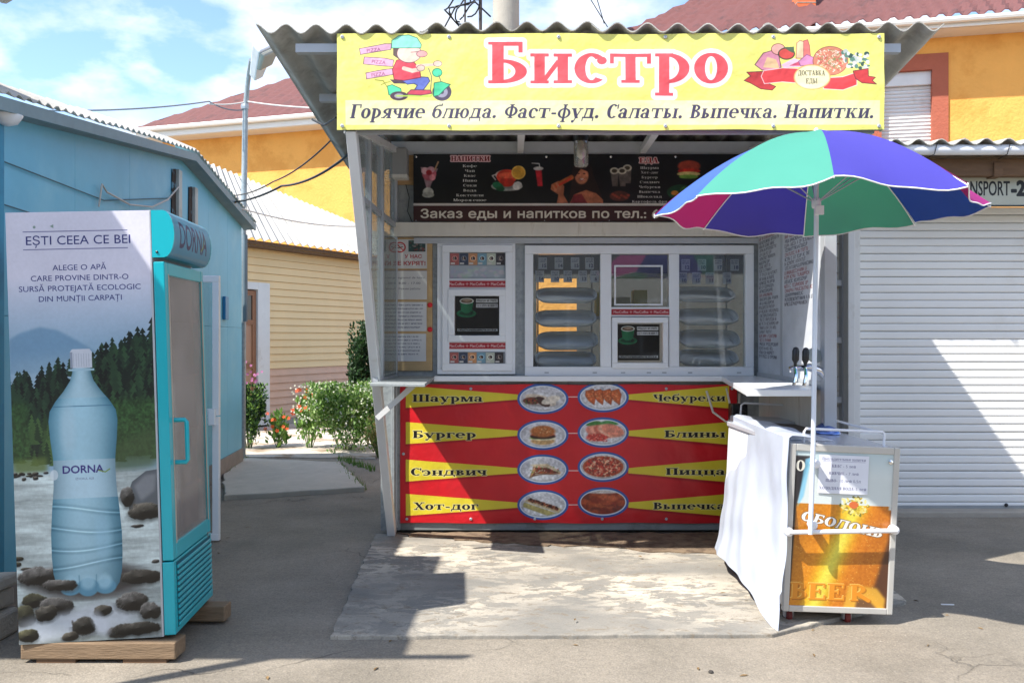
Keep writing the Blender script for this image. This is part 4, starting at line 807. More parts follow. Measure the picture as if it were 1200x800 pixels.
# ================================================================ KIOSK
YB, YF = 7.1, 5.44
wx = lambda px: X(px, YB); wz = lambda py: Z(py, YB)
K = thing('food_kiosk', 'grey metal bistro kiosk with a corrugated canopy, white serving windows and a leaning left post', 'kiosk', (.4, 6.3, .035))
def kp(mb, name, mat, **k): return mb.build(name, mat, K, **k)
x0, x1 = wx(462), wx(889); z0 = .03; ztop = wz(166)
# back wall as sheet sections leaving the two openings
W1 = (wx(513), wx(604), wz(438), wz(283)); W2 = (wx(615), wx(882), wz(440), wz(288)); YW = YB
for a in [(x0, x1, z0, wz(441)), (x0, W1[0], wz(441), wz(280)), (W1[1], W2[0], wz(441), wz(280)), (W2[1], x1, wz(441), wz(280)), (x0, x1, wz(280), ztop), (W1[0], W1[1], W1[3], wz(280)), (W2[0], W2[1], W2[3], wz(280)), (W1[0],W1[1],wz(441),W1[2])]:
    if a[1]-a[0] > .002 and a[3]-a[2] > .002: kp(MB().box(a[0], a[1], YW, YW+.05, a[2], a[3]), 'wall_sheet', ZINC)
kp(MB().box(wx(470), wx(868), YW-.03, YW-.002, z0, wz(611)), 'plinth', M('plinth_zinc', s(138,144,144), .55, .3, var=.1, col2=s(104,104,98), c2lo=.5, c2hi=.65))
kp(MB().box(wx(447), wx(470), YW-.035, YW+.02, z0, wz(441)), 'corner_sheet', ZINC)
# interior shell
mb = MB(); xa_, xb_, za2, zb2 = X(629,9.4), X(676,9.4), Z(412,9.4), Z(326,9.4); mb.box(x0, xa_, 9.4, 9.45, 0, 3.0); mb.box(xb_, x1+.45, 9.4, 9.45, 0, 3.0); mb.box(xa_, xb_, 9.4, 9.45, 0, za2); mb.box(xa_, xb_, 9.4, 9.45, zb2, 3.0); mb.box(x0-.04, x0, YW+.05, 9.4, 0, 3.0); mb.box(x1+.45, x1+.5, YW+.02, 9.4, 0, 3.0); mb.box(x0, x1+.45, YW+.05, 8.2, 2.75, 2.8); mb.box(x0, x1+.45, 9.15, 9.4, 2.75, 2.8); mb.box(x0, x1+.45, YW+.06, 9.4, -.02, .03)  # rear ceiling left open, an added gap bringing daylight onto the trays
kp(mb, 'inner_room', M('room_lining', s(88,88,86), .8, var=.2))
kp(MB().box(x1, x1+.5, YW, YW+.05, z0, ztop), 'side_wall', ZINC)
# beams
kp(MB().box(wx(463), wx(890), YB-.09, YB-.003, wz(278), wz(262)), 'lintel_board', BEIGE, bevel=.004)
kp(MB().box(wx(460), wx(900), YB-.06, YB-.003, wz(183), wz(168)), 'top_rail', STEEL)
kp(MB().box(wx(486), wx(890), YB-.05, YB-.004, wz(286), wz(279.5)), 'window_rail', STEEL)
screw = MB()
for px in (515,560,598,635,651,687,728,760,800,842,874): screw.lathe([(.006,0),(.006,.004),(0.001,.006)], (wx(px), YB-.05, wz(283)), 8, Matrix.Rotation(R(90),4,'X'))
o = kp(screw, 'rail_screws', STEEL); o['kind'] = 'stuff'
# counter
zc = 1.21
mb = MB(); mb.box(wx(510), wx(846), YB-.10, YB+.02, wz(446), wz(440)); kp(mb, 'counter_ledge', PVC, bevel=.004)
mb = MB(); mb.prism([(wx(842), YB-.1, zc-.035), (X(875,5.15), 5.15, zc-.035), (1.56, 5.15, zc-.035), (1.70, 5.55, zc-.035), (1.70, YB-.003, zc-.035), (wx(842), YB-.003, zc-.035)], (0,0,.035)); kp(mb, 'side_counter', PVC, bevel=.004)
mb = MB(); a = (X(875,5.15), 5.135); mb.box(a[0]-.003, 1.562, 5.134, 5.148, zc-.034, zc+.002); kp(mb, 'counter_edge', WHITE, bevel=.002)
# right side of the porch
xr = 1.72
hwA, hwB = print_handwriting(11, 42), print_handwriting(12, 30)
def sidepanel(y_a, y_b, mat):
    mb = MB(); mb.grid(lambda u, v: (xr-.004, y_a+(y_b-y_a)*u, zc+.03+v*(2.62-zc)), 1, 1, thick=(.012,0,0)); return kp(mb, 'text_panel', mat)
sidepanel(7.06, 6.42, hwA); sidepanel(6.36, 5.53, hwB)
kp(MB().box(xr-.008, xr+.02, 6.36, 6.42, zc, 2.95), 'panel_joint', STEEL)
kp(MB().box(xr+.010, xr+.05, 5.48, 7.1, .03, 2.98), 'side_wall', BEIGE)
kp(MB().box(xr-.012, xr+.06, 5.42, 5.50, .03, 2.95), 'corner_post', STEEL, bevel=.003)
kp(MB().box(xr-.012, xr+.008, 5.50, 7.09, zc-.02, zc+.03), 'panel_rail', STEEL)
# left side of the porch: leaning post, uprights and dusty panes
xl = -1.07
mb = MB(); mb.bar((xl, 6.93, .03), (xl, 5.40, 2.72), .075, .06, up=(1,0,0)); kp(mb, 'leaning_post', WHITE, bevel=.004)
mb = MB(); mb.bar((xl, 6.42, 1.16), (xl, 6.42, 2.98), .045); kp(mb, 'upright', STEEL, bevel=.003)
mb = MB(); mb.bar((xl, 5.95, 1.95), (xl, 5.95, 2.95), .04); kp(mb, 'upright', STEEL, bevel=.003)
mb = MB(); mb.bar((xl, 7.07, .05), (xl, 7.07, 2.98), .045); kp(mb, 'upright', STEEL, bevel=.003)
mb = MB(); mb.bar((xl, 5.60, 2.36), (xl, 7.07, 2.36), .035); kp(mb, 'side_rail', STEEL)
mb = MB(); mb.bar((xl, 6.2, 1.22), (xl, 7.07, 1.22), .035); kp(mb, 'side_rail', STEEL)
kp(MB().box(xl-.003, xl+.003, 6.44, 7.05, 1.24, 2.34), 'side_pane', GLASSD)
kp(MB().prism([(xl-.003,6.40,1.24),(xl-.003,6.40,2.34),(xl-.003,5.66,2.34),(xl-.003,6.2,1.40),(xl-.003,6.3,1.24)], (.006,0,0)), 'side_pane', GLASSD)
kp(MB().box(xl-.003, xl+.003, 5.6, 7.05, 2.38, 2.95), 'side_pane', GLASSD)
kp(MB().box(xl-.01, xl+.01, 6.98, 7.1, .05, 1.2), 'side_sheet', ZINC)
# folded inner pane in front of the notices, standing on the little shelf
kp(MB().box(X(461,6.9)-.004, X(461,6.9)+.004, 6.45, 7.03, 1.225, 2.25), 'inner_pane', glass('clear_grey_glass', (.7,.74,.74), .14, (.5,.52,.5), .12), bevel=.001)
# small left shelf with brace
mb = MB(); mb.prism([(-1.06,5.95,1.19),(X(498,5.85),5.85,1.19),(-.76,7.05,1.19),(-1.06,7.05,1.19)], (0,0,.02)); kp(mb, 'corner_shelf', ZINC, bevel=.002)
mb = MB(); mb.bar((-.80,6.1,1.185), (-1.04,6.1,.97), .035, .02, up=(0,1,0)); kp(mb, 'shelf_brace', WHITE)
# roof
pitch = .1745; amp = .026
def roofz(y): return 3.29 - .13*(y-5.335)
XL, XR = -1.612, 2.375; ns = 4; wsheet = (XR-XL)/ns
for i in range(ns):
    a = XL+i*wsheet-(.05 if i else 0); b = XL+(i+1)*wsheet; n = 66; lift = .008*(i%2)
    def f(u, v, a=a, b=b, lift=lift, i=i):
        x = a+(b-a)*u; y = 5.335+2.67*v+.006*math.sin(i*2.3); return Vector((x, y, roofz(y)+amp*math.cos((x-XL)/pitch*6.28318)+lift+.006*math.sin(x*1.7+i)))
    kp(MB().grid(f, n, 10, thick=(0,0,.007)), 'roof_sheet', SLATE, smooth=True)
mb = MB(); mb.bar((-1.40,5.43,3.20), (2.15,5.43,3.20), .05); kp(mb, 'purlin', STEEL)
mb = MB(); mb.bar((-1.44,6.2,3.11), (2.25,6.2,3.11), .05); kp(mb, 'purlin', STEEL)
for (xa, xb) in ((wx(610), X(611,5.45)), (wx(752), X(770,5.45)), (1.66, 1.66), (-1.06,-1.06)):
    mb = MB(); mb.bar((xa,YB-.06,2.93), (xb,5.45,2.74), .045); kp(mb, 'rafter', WHITE)
for xa in (-1.06, 0.1, 1.2, 1.98): mb = MB(); mb.bar((xa,5.44,2.72), (xa,5.44,3.12), .04); kp(mb, 'fascia_strut', STEEL)
mb = MB(); mb.bar((-1.12,5.44,2.725), (2.0,5.44,2.725), .045); kp(mb, 'fascia_rail', STEEL)

# windows
def pane_print(mb_name, mat, xa, xb, za, zb, y, parent, name, t=.002):
    mb = MB(); mb.grid(lambda u, v: (xa+(xb-xa)*u, y, za+(zb-za)*v), 1, 1, thick=(0, t, 0)); return mb.build(name, mat, parent)
strip = print_strip(); cup = print_cup_sticker(); pk2 = print_packets(2); pk1 = print_packets(1)
def frame_ring(mb, xa, xb, za, zb, w, ya, yb, wb=None):
    wb = wb or w; mb.box(xa, xb, ya, yb, za, za+wb); mb.box(xa, xb, ya, yb, zb-w, zb); mb.box(xa, xa+w, ya, yb, za+wb, zb-w); mb.box(xb-w, xb, ya, yb, za+wb, zb-w); return mb
f1 = kp(frame_ring(MB(), *W1[:2], *W1[2:], .045, YB-.045, YB+.03), 'service_window', PVC, bevel=.004)
d1 = MB(); frame_ring(d1, wx(519), wx(601), wz(434), wz(288), .055, YB-.065, YB-.02); d1.build('sash', PVC, f1, bevel=.004)
MB().box(wx(526), wx(594), YB-.03, YB-.02, wz(330), wz(295)).build('panel', PVC, f1)
MB().box(wx(524), wx(596), YB-.052, YB-.02, wz(340), wz(327)).build('panel', PVC, f1)
MB().box(wx(524), wx(596), YB-.052, YB-.02, wz(428), wz(400)).build('panel', PVC, f1)
frame_ring(MB(), wx(526), wx(593), wz(400.5), wz(339.5), .05, YB-.075, YB-.015).build('hatch_frame', PVC, f1, bevel=.004)
pane_print('', pk2, wx(526.5), wx(593.5), wz(326.5), wz(296.5), YB-.035, f1, 'packet_poster')
pane_print('', strip, wx(524.5), wx(594.5), wz(337.5), wz(329), YB-.058, f1, 'coffee_strip')
pane_print('', strip, wx(524.5), wx(594.5), wz(409), wz(401), YB-.058, f1, 'coffee_strip')
pane_print('', pk1, wx(526.5), wx(592), wz(426), wz(412), YB-.058, f1, 'packet_poster')
pane_print('', cup, wx(534), wx(585), wz(391), wz(347.5), YB-.03, f1, 'cup_sticker')
# big window
f2 = MB(); frame_ring(f2, *W2[:2], *W2[2:], .065, YB-.045, YB+.04, .07); f2.box(wx(703), wx(716), YB-.045, YB+.04, W2[2]+.07, W2[3]-.065); f2.box(wx(783), wx(795), YB-.045, YB+.04, W2[2]+.07, W2[3]-.065)
f2 = kp(f2, 'display_window', PVC, bevel=.005)
MB().box(wx(624), wx(704), YB-.003, YB+.003, wz(431), wz(299)).build('pane', GLASS, f2)
MB().box(wx(794), wx(873), YB-.003, YB+.003, wz(431), wz(299)).build('pane', GLASS, f2)
MB().box(wx(715.5), wx(784), YB-.003, YB+.003, wz(361), wz(299)).build('pane', GLASS, f2)
frame_ring(MB(), wx(719.5), wx(776), wz(358), wz(311), .012, YB-.03, YB-.005).build('slider_frame', PVC, f2)
MB().box(wx(716), wx(783.5), YB-.04, YB+.03, wz(371), wz(360)).build('cross_rail', PVC, f2)
frame_ring(MB(), wx(716.5), wx(782), wz(431), wz(372), .042, YB-.065, YB+.02).build('hatch_frame', PVC, f2, bevel=.004)
pane_print('', strip, wx(716), wx(783.5), wz(369.5), wz(362), YB-.045, f2, 'coffee_strip')
pane_print('', cup, wx(722.5), wx(772.5), wz(422), wz(380), YB-.02, f2, 'cup_sticker')
mb = MB()
for px in (638,694,727,757,775,805,862): mb.box(wx(px), wx(px+5), YB-.049, YB-.044, wz(437), wz(435.5))
mb.build('drain_caps', STEEL, f2)

# ---- things inside the window
TRAY = M('tray_plastic', s(236,238,238), .25, var=.04, trans=.15)
def tray(name, label, cx, py, group, tilt=24):
    mb = MB(); w_, d_ = .245, .145; n = 40
    def ring(k, z):
        out = []
        for i in range(n):
            a = i/n*6.28318; ca, sa = math.cos(a), math.sin(a); e = .38
            out.append(((w_*k)*math.copysign(abs(ca)**e, ca), (d_*k)*math.copysign(abs(sa)**.8, sa), z))
        return out
    prof = [(1.0,.0),(1.0,.012),(.93,.010),(.88,-.012),(.86,-.014)]; vs = []
    for k, z in prof: vs += ring(k, z)
    for k, z in ((.86,-.018),(.9,-.018),(.97,-.002)): vs += ring(k, z)
    m = len(prof)+3; fs = [(r*n+i, r*n+(i+1)%n, ((r+1)%m)*n+(i+1)%n, ((r+1)%m)*n+i) for r in list(range(4))+[5,6] for i in range(n)]
    fs += [(7*n+i, 7*n+(i+1)%n, (i+1)%n, i) for i in range(n)]; fs.append(tuple(4*n+i for i in range(n))); fs.append(tuple(5*n+i for i in reversed(range(n))))
    o = mb.add(vs, fs).build(name, TRAY, None, local=True, smooth=True); o['label'] = label; o['category'] = 'tray'; o['group'] = group
    o.location = (wx(cx), YB+.26, Z(py, YB+.26)); o.rotation_euler = (R(tilt), 0, 0); return o
words = ['topmost', 'second from the top', 'third from the top', 'lowest']
for side, cx, ys in (('left', 664, (346,373,399,421)), ('right', 831, (345,371,397,419))):
    t0 = None
    for i, py in enumerate(ys):
        lab = f'{words[i]} empty oval plastic tray in the {side} display pane'
        cxx = cx+(-1 if i%2 else 1)
        if t0 is None: t0 = tray('display_tray', lab, cxx, py, f'display trays in the {side} pane', 24)
        else: clone(t0, (wx(cxx)*1.03, YB+.26, Z(py, YB+.26)), lab, rot=(R(24+(-2,1,3)[i%3]), R(random.uniform(-1,1)), 0))
    r = thing('tray_rack', f'thin wire rack carrying the oval trays behind the {side} display pane', 'rack', (wx(cx), YB+.45, .8), group='tray racks')
    for dx in (-.22,.22): MB().tube([(wx(cx)+dx,YB+.42,.9),(wx(cx)+dx,YB+.42,2.2)], .006, 6).build('upright', STEEL, r)
    for py in ys: MB().tube([(wx(cx)-.22,YB+.42,Z(py-4,YB+.4)),(wx(cx)-.22,YB+.16,Z(py+5,YB+.2))], .004, 6).build('bracket', STEEL, r); MB().tube([(wx(cx)+.22,YB+.42,Z(py-4,YB+.4)),(wx(cx)+.22,YB+.16,Z(py+5,YB+.2))], .004, 6).build('bracket', STEEL, r)
tags = [('left','upper',308,(636,655,674,691),('15','14','15','12')), ('left','lower',323.5,(632.5,650.5,665.5,683,697),('14','10','12','13','6')), ('right','upper',310,(804,823,842,861.5),('12','10','17','18')), ('right','lower',325.5,(800.5,816.5,832.5,852.5),('10','15','11','14'))]
PR = {}
nth = ['leftmost','second','third','fourth','rightmost']
for side, row, py, pxs, nums in tags:
    for i, (px, nn) in enumerate(zip(pxs, nums)):
        if nn not in PR: PR[nn] = print_price(nn)
        mb = MB(); mb.grid(lambda u, v: (wx(px-5)+u*wx(636)*0+u*.066, YB+.02, wz(py+7)+v*.092), 1, 1, thick=(0,.002,0))
        pos = nth[4] if i == len(pxs)-1 else nth[i]
        mb.build('price_tag', PR[nn], label=f'white paper price tag, {pos} in the {row} row of the {side} display pane', cat='price tag', group='price tags in the display window')
# counter and shelves inside
fr = thing('worktop', 'pale worktop cabinet inside the kiosk behind the windows', 'cabinet', (wx(750), YB+.3, .05))
MB().box(wx(520), wx(880), YB+.5, YB+.9, .05, 1.1).build('base_unit', WHITE, fr, bevel=.004); MB().box(wx(515), wx(884), YB+.47, YB+.92, 1.1, 1.14).build('worktop_slab', STEEL, fr)
bn = thing('shelf_unit', 'white wall shelf with yellow boxes seen through the middle pane', 'shelf', (wx(750), YB+.7, 1.6))
MB().box(wx(700), wx(800), YB+.7, YB+1.0, 1.66, 1.685).build('shelf_board', WHITE, bn); MB().box(wx(700), wx(800), YB+.7, YB+1.0, 2.02, 2.045).build('shelf_board', WHITE, bn)
for i, (a, b, c_) in enumerate(((706,722,(206,190,110)),(727,750,(190,182,150)),(755,772,(206,190,110)))):
    MB().box(wx(a), wx(b), YB+.72, YB+.95, 1.687, 1.687+(.2,.16,.22)[i]).build('food_box', M('box_%d'%i, s(*c_), .6), label=['leftmost yellow box on the shelf behind the middle pane','cream box between two yellow boxes behind the middle pane','rightmost yellow box on the shelf behind the middle pane'][i], cat='box', group='boxes on the inner shelf')

# notice board
nb = thing('notice_board', 'brown plywood notice board with paper notices left of the small window', 'notice board', (wx(483), YB-.02, wz(434)))
MB().box(wx(458), wx(507), YB-.03, YB-.004, wz(434), wz(279)).build('backing_board', M('plywood', s(186,156,112), .7, var=.12, stretch=(1,1,5)), nb)
for kind, a, b, ya, yb in (('smoke',459,501,315,281),('hours',459,501,351,317),('list_a',459.5,500.5,388,354),('list_bb',459.5,500,423,391)):
    lab = {'smoke':'no-smoking notice with red text at the top of the notice board','hours':'opening hours sheet, second down on the notice board','list_a':'printed list sheet, third down on the notice board','list_bb':'printed list sheet at the bottom of the notice board'}[kind]
    mb = MB(); mb.grid(lambda u, v: (wx(a)+(wx(b)-wx(a))*u, YB-.034-.004*math.sin(v*3.1)*u, wz(ya)+(wz(yb)-wz(ya))*v), 3, 3, thick=(0,.001,0)); mb.build('paper_notice', print_paper(kind), label=lab, cat='notice', group='paper notices')
RED = M('red_plastic', s(214,30,36), .4)
for py, wd in ((357.5,'upper'),(386,'lower')):
    mb = MB(); mb.lathe([(.018,0),(.02,.006),(.012,.012)], (wx(504.5), YB-.03, wz(py)), 12, Matrix.Rotation(R(90),4,'X')); mb.box(wx(504), wx(507.5), YB-.04, YB-.031, wz(py)-.006, wz(py)+.006); mb.build('red_clip', RED, label=f'{wd} small red clip on the edge of the notice board', cat='clip', group='red clips')

# banners and boards
def fabric_banner(name, mat, xa, xb, za, zb, y, wav, label, cat, eyelets, thick=.003):
    t = thing(name, label, cat, ((xa+xb)/2, y, za))
    MB().grid(lambda u, v: (xa+(xb-xa)*u, y+wav*(math.sin(u*31+v*4)*.5+math.sin(u*13-v*7+1)+.7*math.sin(u*57+v*11))*(4*v*(1-v)*.6+.4)*.4, za+(zb-za)*v+.003*math.sin(u*20)*(1 if v in (0,1) else 0)), 120, 24, thick=(0,thick,0)).build('sheet', mat, t, smooth=True)
    for (u, v) in eyelets:
        MB().lathe([(.011,0),(.011,.004),(.006,.007),(.004,.004)], (xa+(xb-xa)*u, y-.002, za+(zb-za)*v), 10, Matrix.Rotation(R(90),4,'X')).build('eyelet', STEEL, t)
    return t
YC = 5.35
ev = [(u, v) for u in (.01,.205,.405,.60,.797,.99) for v in (.04,.965)]
tb = fabric_banner('bistro_banner', print_top_banner(), X(395,YC), X(1036,YC), Z(152.5,YC), Z(40,YC), YC-.004, .010, 'long yellow banner across the canopy edge with big red lettering and scooter drawing', 'banner', ev)
frame_ring(MB(), X(395,YC)+.006, X(1036,YC)-.006, Z(152.5,YC)+.006, Z(40,YC)-.006, .03, YC+.012, YC+.05).build('mount_frame', M('frame_shadow_steel', s(120,120,116), .6, .2), tb)
MB().box(X(1036,YC)-.005, X(1036,YC), YC+.006, YC+.06, Z(152.5,YC), Z(40,YC)).build('side_fold', M('banner_white', s(232,228,206), .5), tb)
ev = [(u, v) for u in (.02,.21,.40,.60,.79,.985) for v in (.03,.97)]+[(.01,.5),(.99,.5)]
fabric_banner('red_menu_banner', print_red_banner(), wx(470), wx(862), wz(611), wz(450), YB-.05, .010, 'red banner under the counter listing dishes beside eight oval food pictures', 'banner', ev)
mbp = thing('menu_board', 'black menu board with drinks and food pictures under the canopy', 'menu board', (wx(688), YB-.03, wz(243)))
pane_print('', print_menu_board(), wx(486), wx(890), wz(239.8), wz(183), YB-.075, mbp, 'printed_panel', .012)
pane_print('', M('white_trim', s(200,194,188), .5), wx(486), wx(890), wz(242.7), wz(240), YB-.078, mbp, 'divider_strip', .012)
for px in (489,640,715,790): 
    for py in (186,): MB().lathe([(.009,0),(.009,.003),(.003,.006)], (wx(px), YB-.076, wz(py)), 10, Matrix.Rotation(R(90),4,'X')).build('screw', CHROME, mbp)
ps = thing('phone_strip', 'dark brown strip with pale lettering along the bottom of the menu board', 'sign', (wx(688), YB-.03, wz(273)))
pane_print('', print_phone_strip(), wx(486), wx(890), wz(260.6), wz(242.9), YB-.075, ps, 'printed_panel', .012)
for px in (489,563,638,713,788): MB().lathe([(.004,0),(.004,.003),(.002,.004)], (wx(px), YB-.076, wz(260)), 8, Matrix.Rotation(R(90),4,'X')).build('screw', STEEL, ps)
# speaker box on the left under the roof
sb = thing('siren_box', 'small grey box on a wooden backing left of the menu board', 'box', (wx(472), YB-.1, wz(215)))
MB().box(wx(460), wx(480), YB-.16, YB-.03, wz(211), wz(178)).build('casing', M('grey_plastic', s(150,150,148), .5, var=.06), sb, bevel=.008); MB().box(wx(463), wx(485), YB-.03, YB-.004, wz(217), wz(180)).build('backing_board', WOOD, sb); MB().box(wx(460)-.002, wx(480)+.002, YB-.163, YB-.028, wz(212.5), wz(208.5)).build('lower_lip', BEIGE, sb)
mb = MB(); mb.tube([(wx(476),YB-.02,wz(217)),(wx(480),YB-.02,wz(232)),(wx(478),YB-.02,wz(248)),(wx(484),YB-.02,wz(262))], .003, 5); mb.build('cable', BLACK, sb)
# hanging jar lamp
YL = 6.0
jl = thing('hanging_lamp', 'clear glass cylinder lamp with black cap hanging under the canopy', 'lamp', (X(681,YL), YL, Z(196,YL)))
lx = X(681,YL)
r_ = 8.5*YL/F
MB().lathe([(.004,0),(r_*.8,.003),(r_,.015),(r_,Z(166,YL)-Z(196,YL))], (lx,YL,Z(196,YL)), 20).build('glass_jar', glass('lamp_glass', (.8,.8,.76), .22, (.6,.58,.5), .12), jl, smooth=True)
MB().lathe([(r_*1.05,0),(r_*1.05,.04),(r_*.7,.055),(.016,.06),(.016,.09),(.008,.1)], (lx,YL,Z(166,YL)), 20).build('cap', BLACK, jl, smooth=True)
MB().tube([(lx,YL,Z(149,YL)),(lx,YL,3.13)], .004, 6).build('cord', BLACK, jl)
MB().lathe([(.004,0),(.03,.02),(.035,.05),(.02,.09),(.015,.12)], (lx,YL,Z(187,YL)), 14).build('bulb', M('bulb_glass', s(230,226,214), .2), jl, smooth=True)

# pilaster between kiosk and garage
pl = thing('pilaster', 'white boarded strip between the kiosk and the shuttered garage with small cable boxes', 'wall strip', (X(988,7.8), 7.8, 0))
for i in range(24): MB().box(X(972,7.8)-.25, X(992,7.8), 7.8, 7.86, .05+i*.125, .05+i*.125+.121).build('board', BEIGE, pl, bevel=.004)
MB().box(X(994,7.6), X(1002,7.6), 7.6, 7.78, .06, 2.9).build('corner_trim', WHITE, pl, bevel=.004)
MB().box(X(988,7.7), X(993,7.7), 7.72, 7.80, .06, 2.9).build('corner_trim', STEEL, pl)
for py in (331, 398, 468): MB().box(X(976,7.75), X(988,7.75), 7.74, 7.80, Z(py+4,7.75), Z(py-3,7.75)).build('cable_box', WHITE, pl, bevel=.004)
# clutter below the side counter
cb = thing('water_pipe_set', 'looped white hoses and a black tap under the side counter', 'plumbing', (1.5, 6.9, .9))
mb = MB(); mb.tube([(1.30,6.95,1.1),(1.33,6.85,.95),(1.42,6.8,.88),(1.52,6.85,.95),(1.55,6.95,1.08)], .009, 8); mb.build('hose', M('hose_white', s(206,200,188), .4), cb, smooth=True)
mb = MB(); mb.tube([(1.45,6.95,1.12),(1.47,6.75,.85),(1.52,6.7,.72),(1.6,6.72,.68)], .008, 8); mb.build('hose', M('hose_white', s(206,200,188)), cb, smooth=True)
mb = MB(); mb.box(1.43,1.55,6.68,6.8,.9,1.02); mb.box(1.47,1.52,6.6,6.68,.93,.98); mb.lathe([(.05,0),(.07,.04),(.07,.12),(.04,.2)], (1.56,6.6,.72), 12); mb.build('tap_body', BLACK, cb, bevel=.01)
sw = thing('wooden_crate', 'pale plywood box standing under the side counter', 'crate', (1.6, 6.3, .03)); MB().box(1.44,1.69,6.15,6.55,.04,.88).build('panel', M('pale_ply', s(180,172,158), .7, var=.15), sw, bevel=.006); MB().box(1.42,1.44,6.13,6.57,.04,.12).build('batten', WOOD, sw)

# ================================================================ BEER CART
ct = thing('beer_cart', 'white wheeled beer cart with an orange glass-of-beer poster and chrome taps', 'cart', (1.288, 4.78, 0), (0, R(2.8), R(3.0)))
def cp(mb, name, mat, par=None, **k): return mb.build(name, mat, par or ct, local=True, **k)
WT = M('cart_white', s(222,224,228), .3, var=.04, coat=.2)
ALU = M('aluminium_trim', s(190,188,182), .4, .3, var=.08)
wC, dC, zb_, zt_ = .575, 1.28, .085, .955
cp(MB().box(.012, wC-.012, .012, dC, zb_+.01, zt_-.03), 'body', WT, bevel=.006)
cp(MB().box(0, wC, 0, dC, zt_-.03, zt_), 'top_plate', M('cart_top', s(196,200,208), .25, .3, var=.05), bevel=.006)
cp(MB().box(-.004, .028, -.004, .03, zb_, zt_+.002), 'corner_trim', ALU, bevel=.005); cp(MB().box(wC-.028, wC+.004, -.004, .03, zb_, zt_+.002), 'corner_trim', ALU, bevel=.005)
cp(MB().box(.028, wC-.028, -.003, .03, zb_, zb_+.032), 'edge_trim', ALU, bevel=.004); cp(MB().box(.028, wC-.028, -.003, .03, zt_-.036, zt_+.001), 'edge_trim', ALU, bevel=.004)
mb = MB(); mb.grid(lambda u, v: (.028+(wC-.056)*u, .004, zb_+.032+(zt_-.036-zb_-.032)*v), 1, 1, thick=(0,.006,0)); cp(mb, 'front_poster', print_beer_mat())
cp(MB().box(-.008, wC+.0, .2, dC, zb_-.012, zb_+.012), 'chassis', M('red_oxide', s(140,60,44), .6), bevel=.003)
cp(MB().box(.13, wC, dC+.02, dC+.42, zb_+.014, zt_+.012), 'rear_box', M('rear_grey', s(176,180,184), .4, var=.05), bevel=.012)
for (x_, y_) in ((.06,.1),(wC-.2,.1),(.06,dC-.1),(wC-.1,dC-.1)):
    mb = MB(); mb.lathe([(.034,-.014),(.04,-.008),(.04,.008),(.034,.014)], (x_,y_,.04), 18, Matrix.Rotation(R(90),4,'Y')); cs = cp(mb, 'caster', M('caster_red', s(120,44,40), .5), smooth=True)
    mb = MB(); mb.box(x_-.022,x_-.016,y_-.02,y_+.02,.03,.085); mb.box(x_+.016,x_+.022,y_-.02,y_+.02,.03,.085); mb.box(x_-.03,x_+.03,y_-.03,y_+.03,.068,.074); cp(mb, 'fork', STEEL, cs)
# rails on the top
RW = M('rail_white', s(232,232,234), .3, var=.03)
def rail(pts): return cp(MB().tube(pts, .007, 8), 'top_rail', RW, smooth=True)
rail([(.10,.10,zt_),(.10,.10,zt_+.055),(.11,.10,zt_+.072),(wC-.05,.10,zt_+.072),(wC-.04,.10,zt_+.055),(wC-.04,.10,zt_)])
rail([(wC-.04,.10,zt_+.065),(wC-.04,.8,zt_+.072),(wC-.04,1.6,zt_+.075)])
rail([(.18,1.6,zt_),(.18,1.6,zt_+.09),(.20,1.6,zt_+.105),(wC-.05,1.6,zt_+.105),(wC-.03,1.6,zt_+.09),(wC-.03,1.6,zt_)])
mb = MB(); mb.prism([(.13,.62,zt_+.001),(.40,.62,zt_+.001),(.40,1.12,zt_+.001),(.13,1.12,zt_+.001)], (0,0,.012)); cp(mb, 'drip_mat', M('dark_mat', s(82,74,66), .6, var=.2))
cp(MB().box(.02, .30, .2, .55, zt_+.002, zt_+.006), 'loose_sheet', WT)
# front rack bar
cp(MB().tube([(-.01,-.055,.505),(wC-.02,-.055,.535)], .012, 10), 'push_bar', RW, smooth=True)
for x_, z_ in ((-.005,.505),(wC-.025,.535)): cp(MB().lathe([(.02,0),(.024,.01),(.022,.05),(.014,.056)], (x_,-.002,z_), 12, Matrix.Rotation(R(90),4,'X')), 'bar_socket', RW, smooth=True)
for z_ in (.86,.545): cp(MB().lathe([(.018,0),(.022,.01),(.022,.05),(.012,.056)], (.118,-.004,z_), 12, Matrix.Rotation(R(90),4,'X')), 'pole_clamp', RW, smooth=True)
mb = MB(); mb.lathe([(.012,0),(.012,.004),(.004,.007)], (wC-.045,-.003,zt_-.075), 10, Matrix.Rotation(R(90),4,'X')); cp(mb, 'lock', CHROME)
# taps
tx, ty = .43, .66
tp = cp(MB().lathe([(.085,0),(.085,.008),(.07,.03),(.035,.055),(.026,.06)], (tx,ty,zt_+.003), 24), 'tap_base', M('blue_chrome', s(96,120,180), .2, .6), smooth=True)
ztt = zt_+.37
cp(MB().tube([(tx,ty,zt_+.05),(tx,ty,ztt-.10),(tx-.01,ty,ztt-.04),(tx-.05,ty,ztt+.0),(tx-.12,ty,ztt+.02),(tx-.20,ty,ztt+.01),(tx-.235,ty,ztt)], .026, 16, rs=[.026,.026,.027,.027,.024,.02,.018]), 'tap_column', CHROME, smooth=True)
for i, dx in enumerate((-.22,-.16)):
    q = cp(MB().tube([(tx+dx,ty-.0,ztt+.01),(tx+dx,ty-.05,ztt+.01),(tx+dx,ty-.07,ztt-.03),(tx+dx-.01,ty-.07,ztt-.09)], .011, 8), 'spout', CHROME, smooth=True)
    cp(MB().lathe([(.008,0),(.010,.02),(.020,.04),(.021,.09),(.014,.11),(.004,.115)], (tx+dx,ty-.045,ztt+.02), 14), 'handle', BLACK, q, smooth=True)
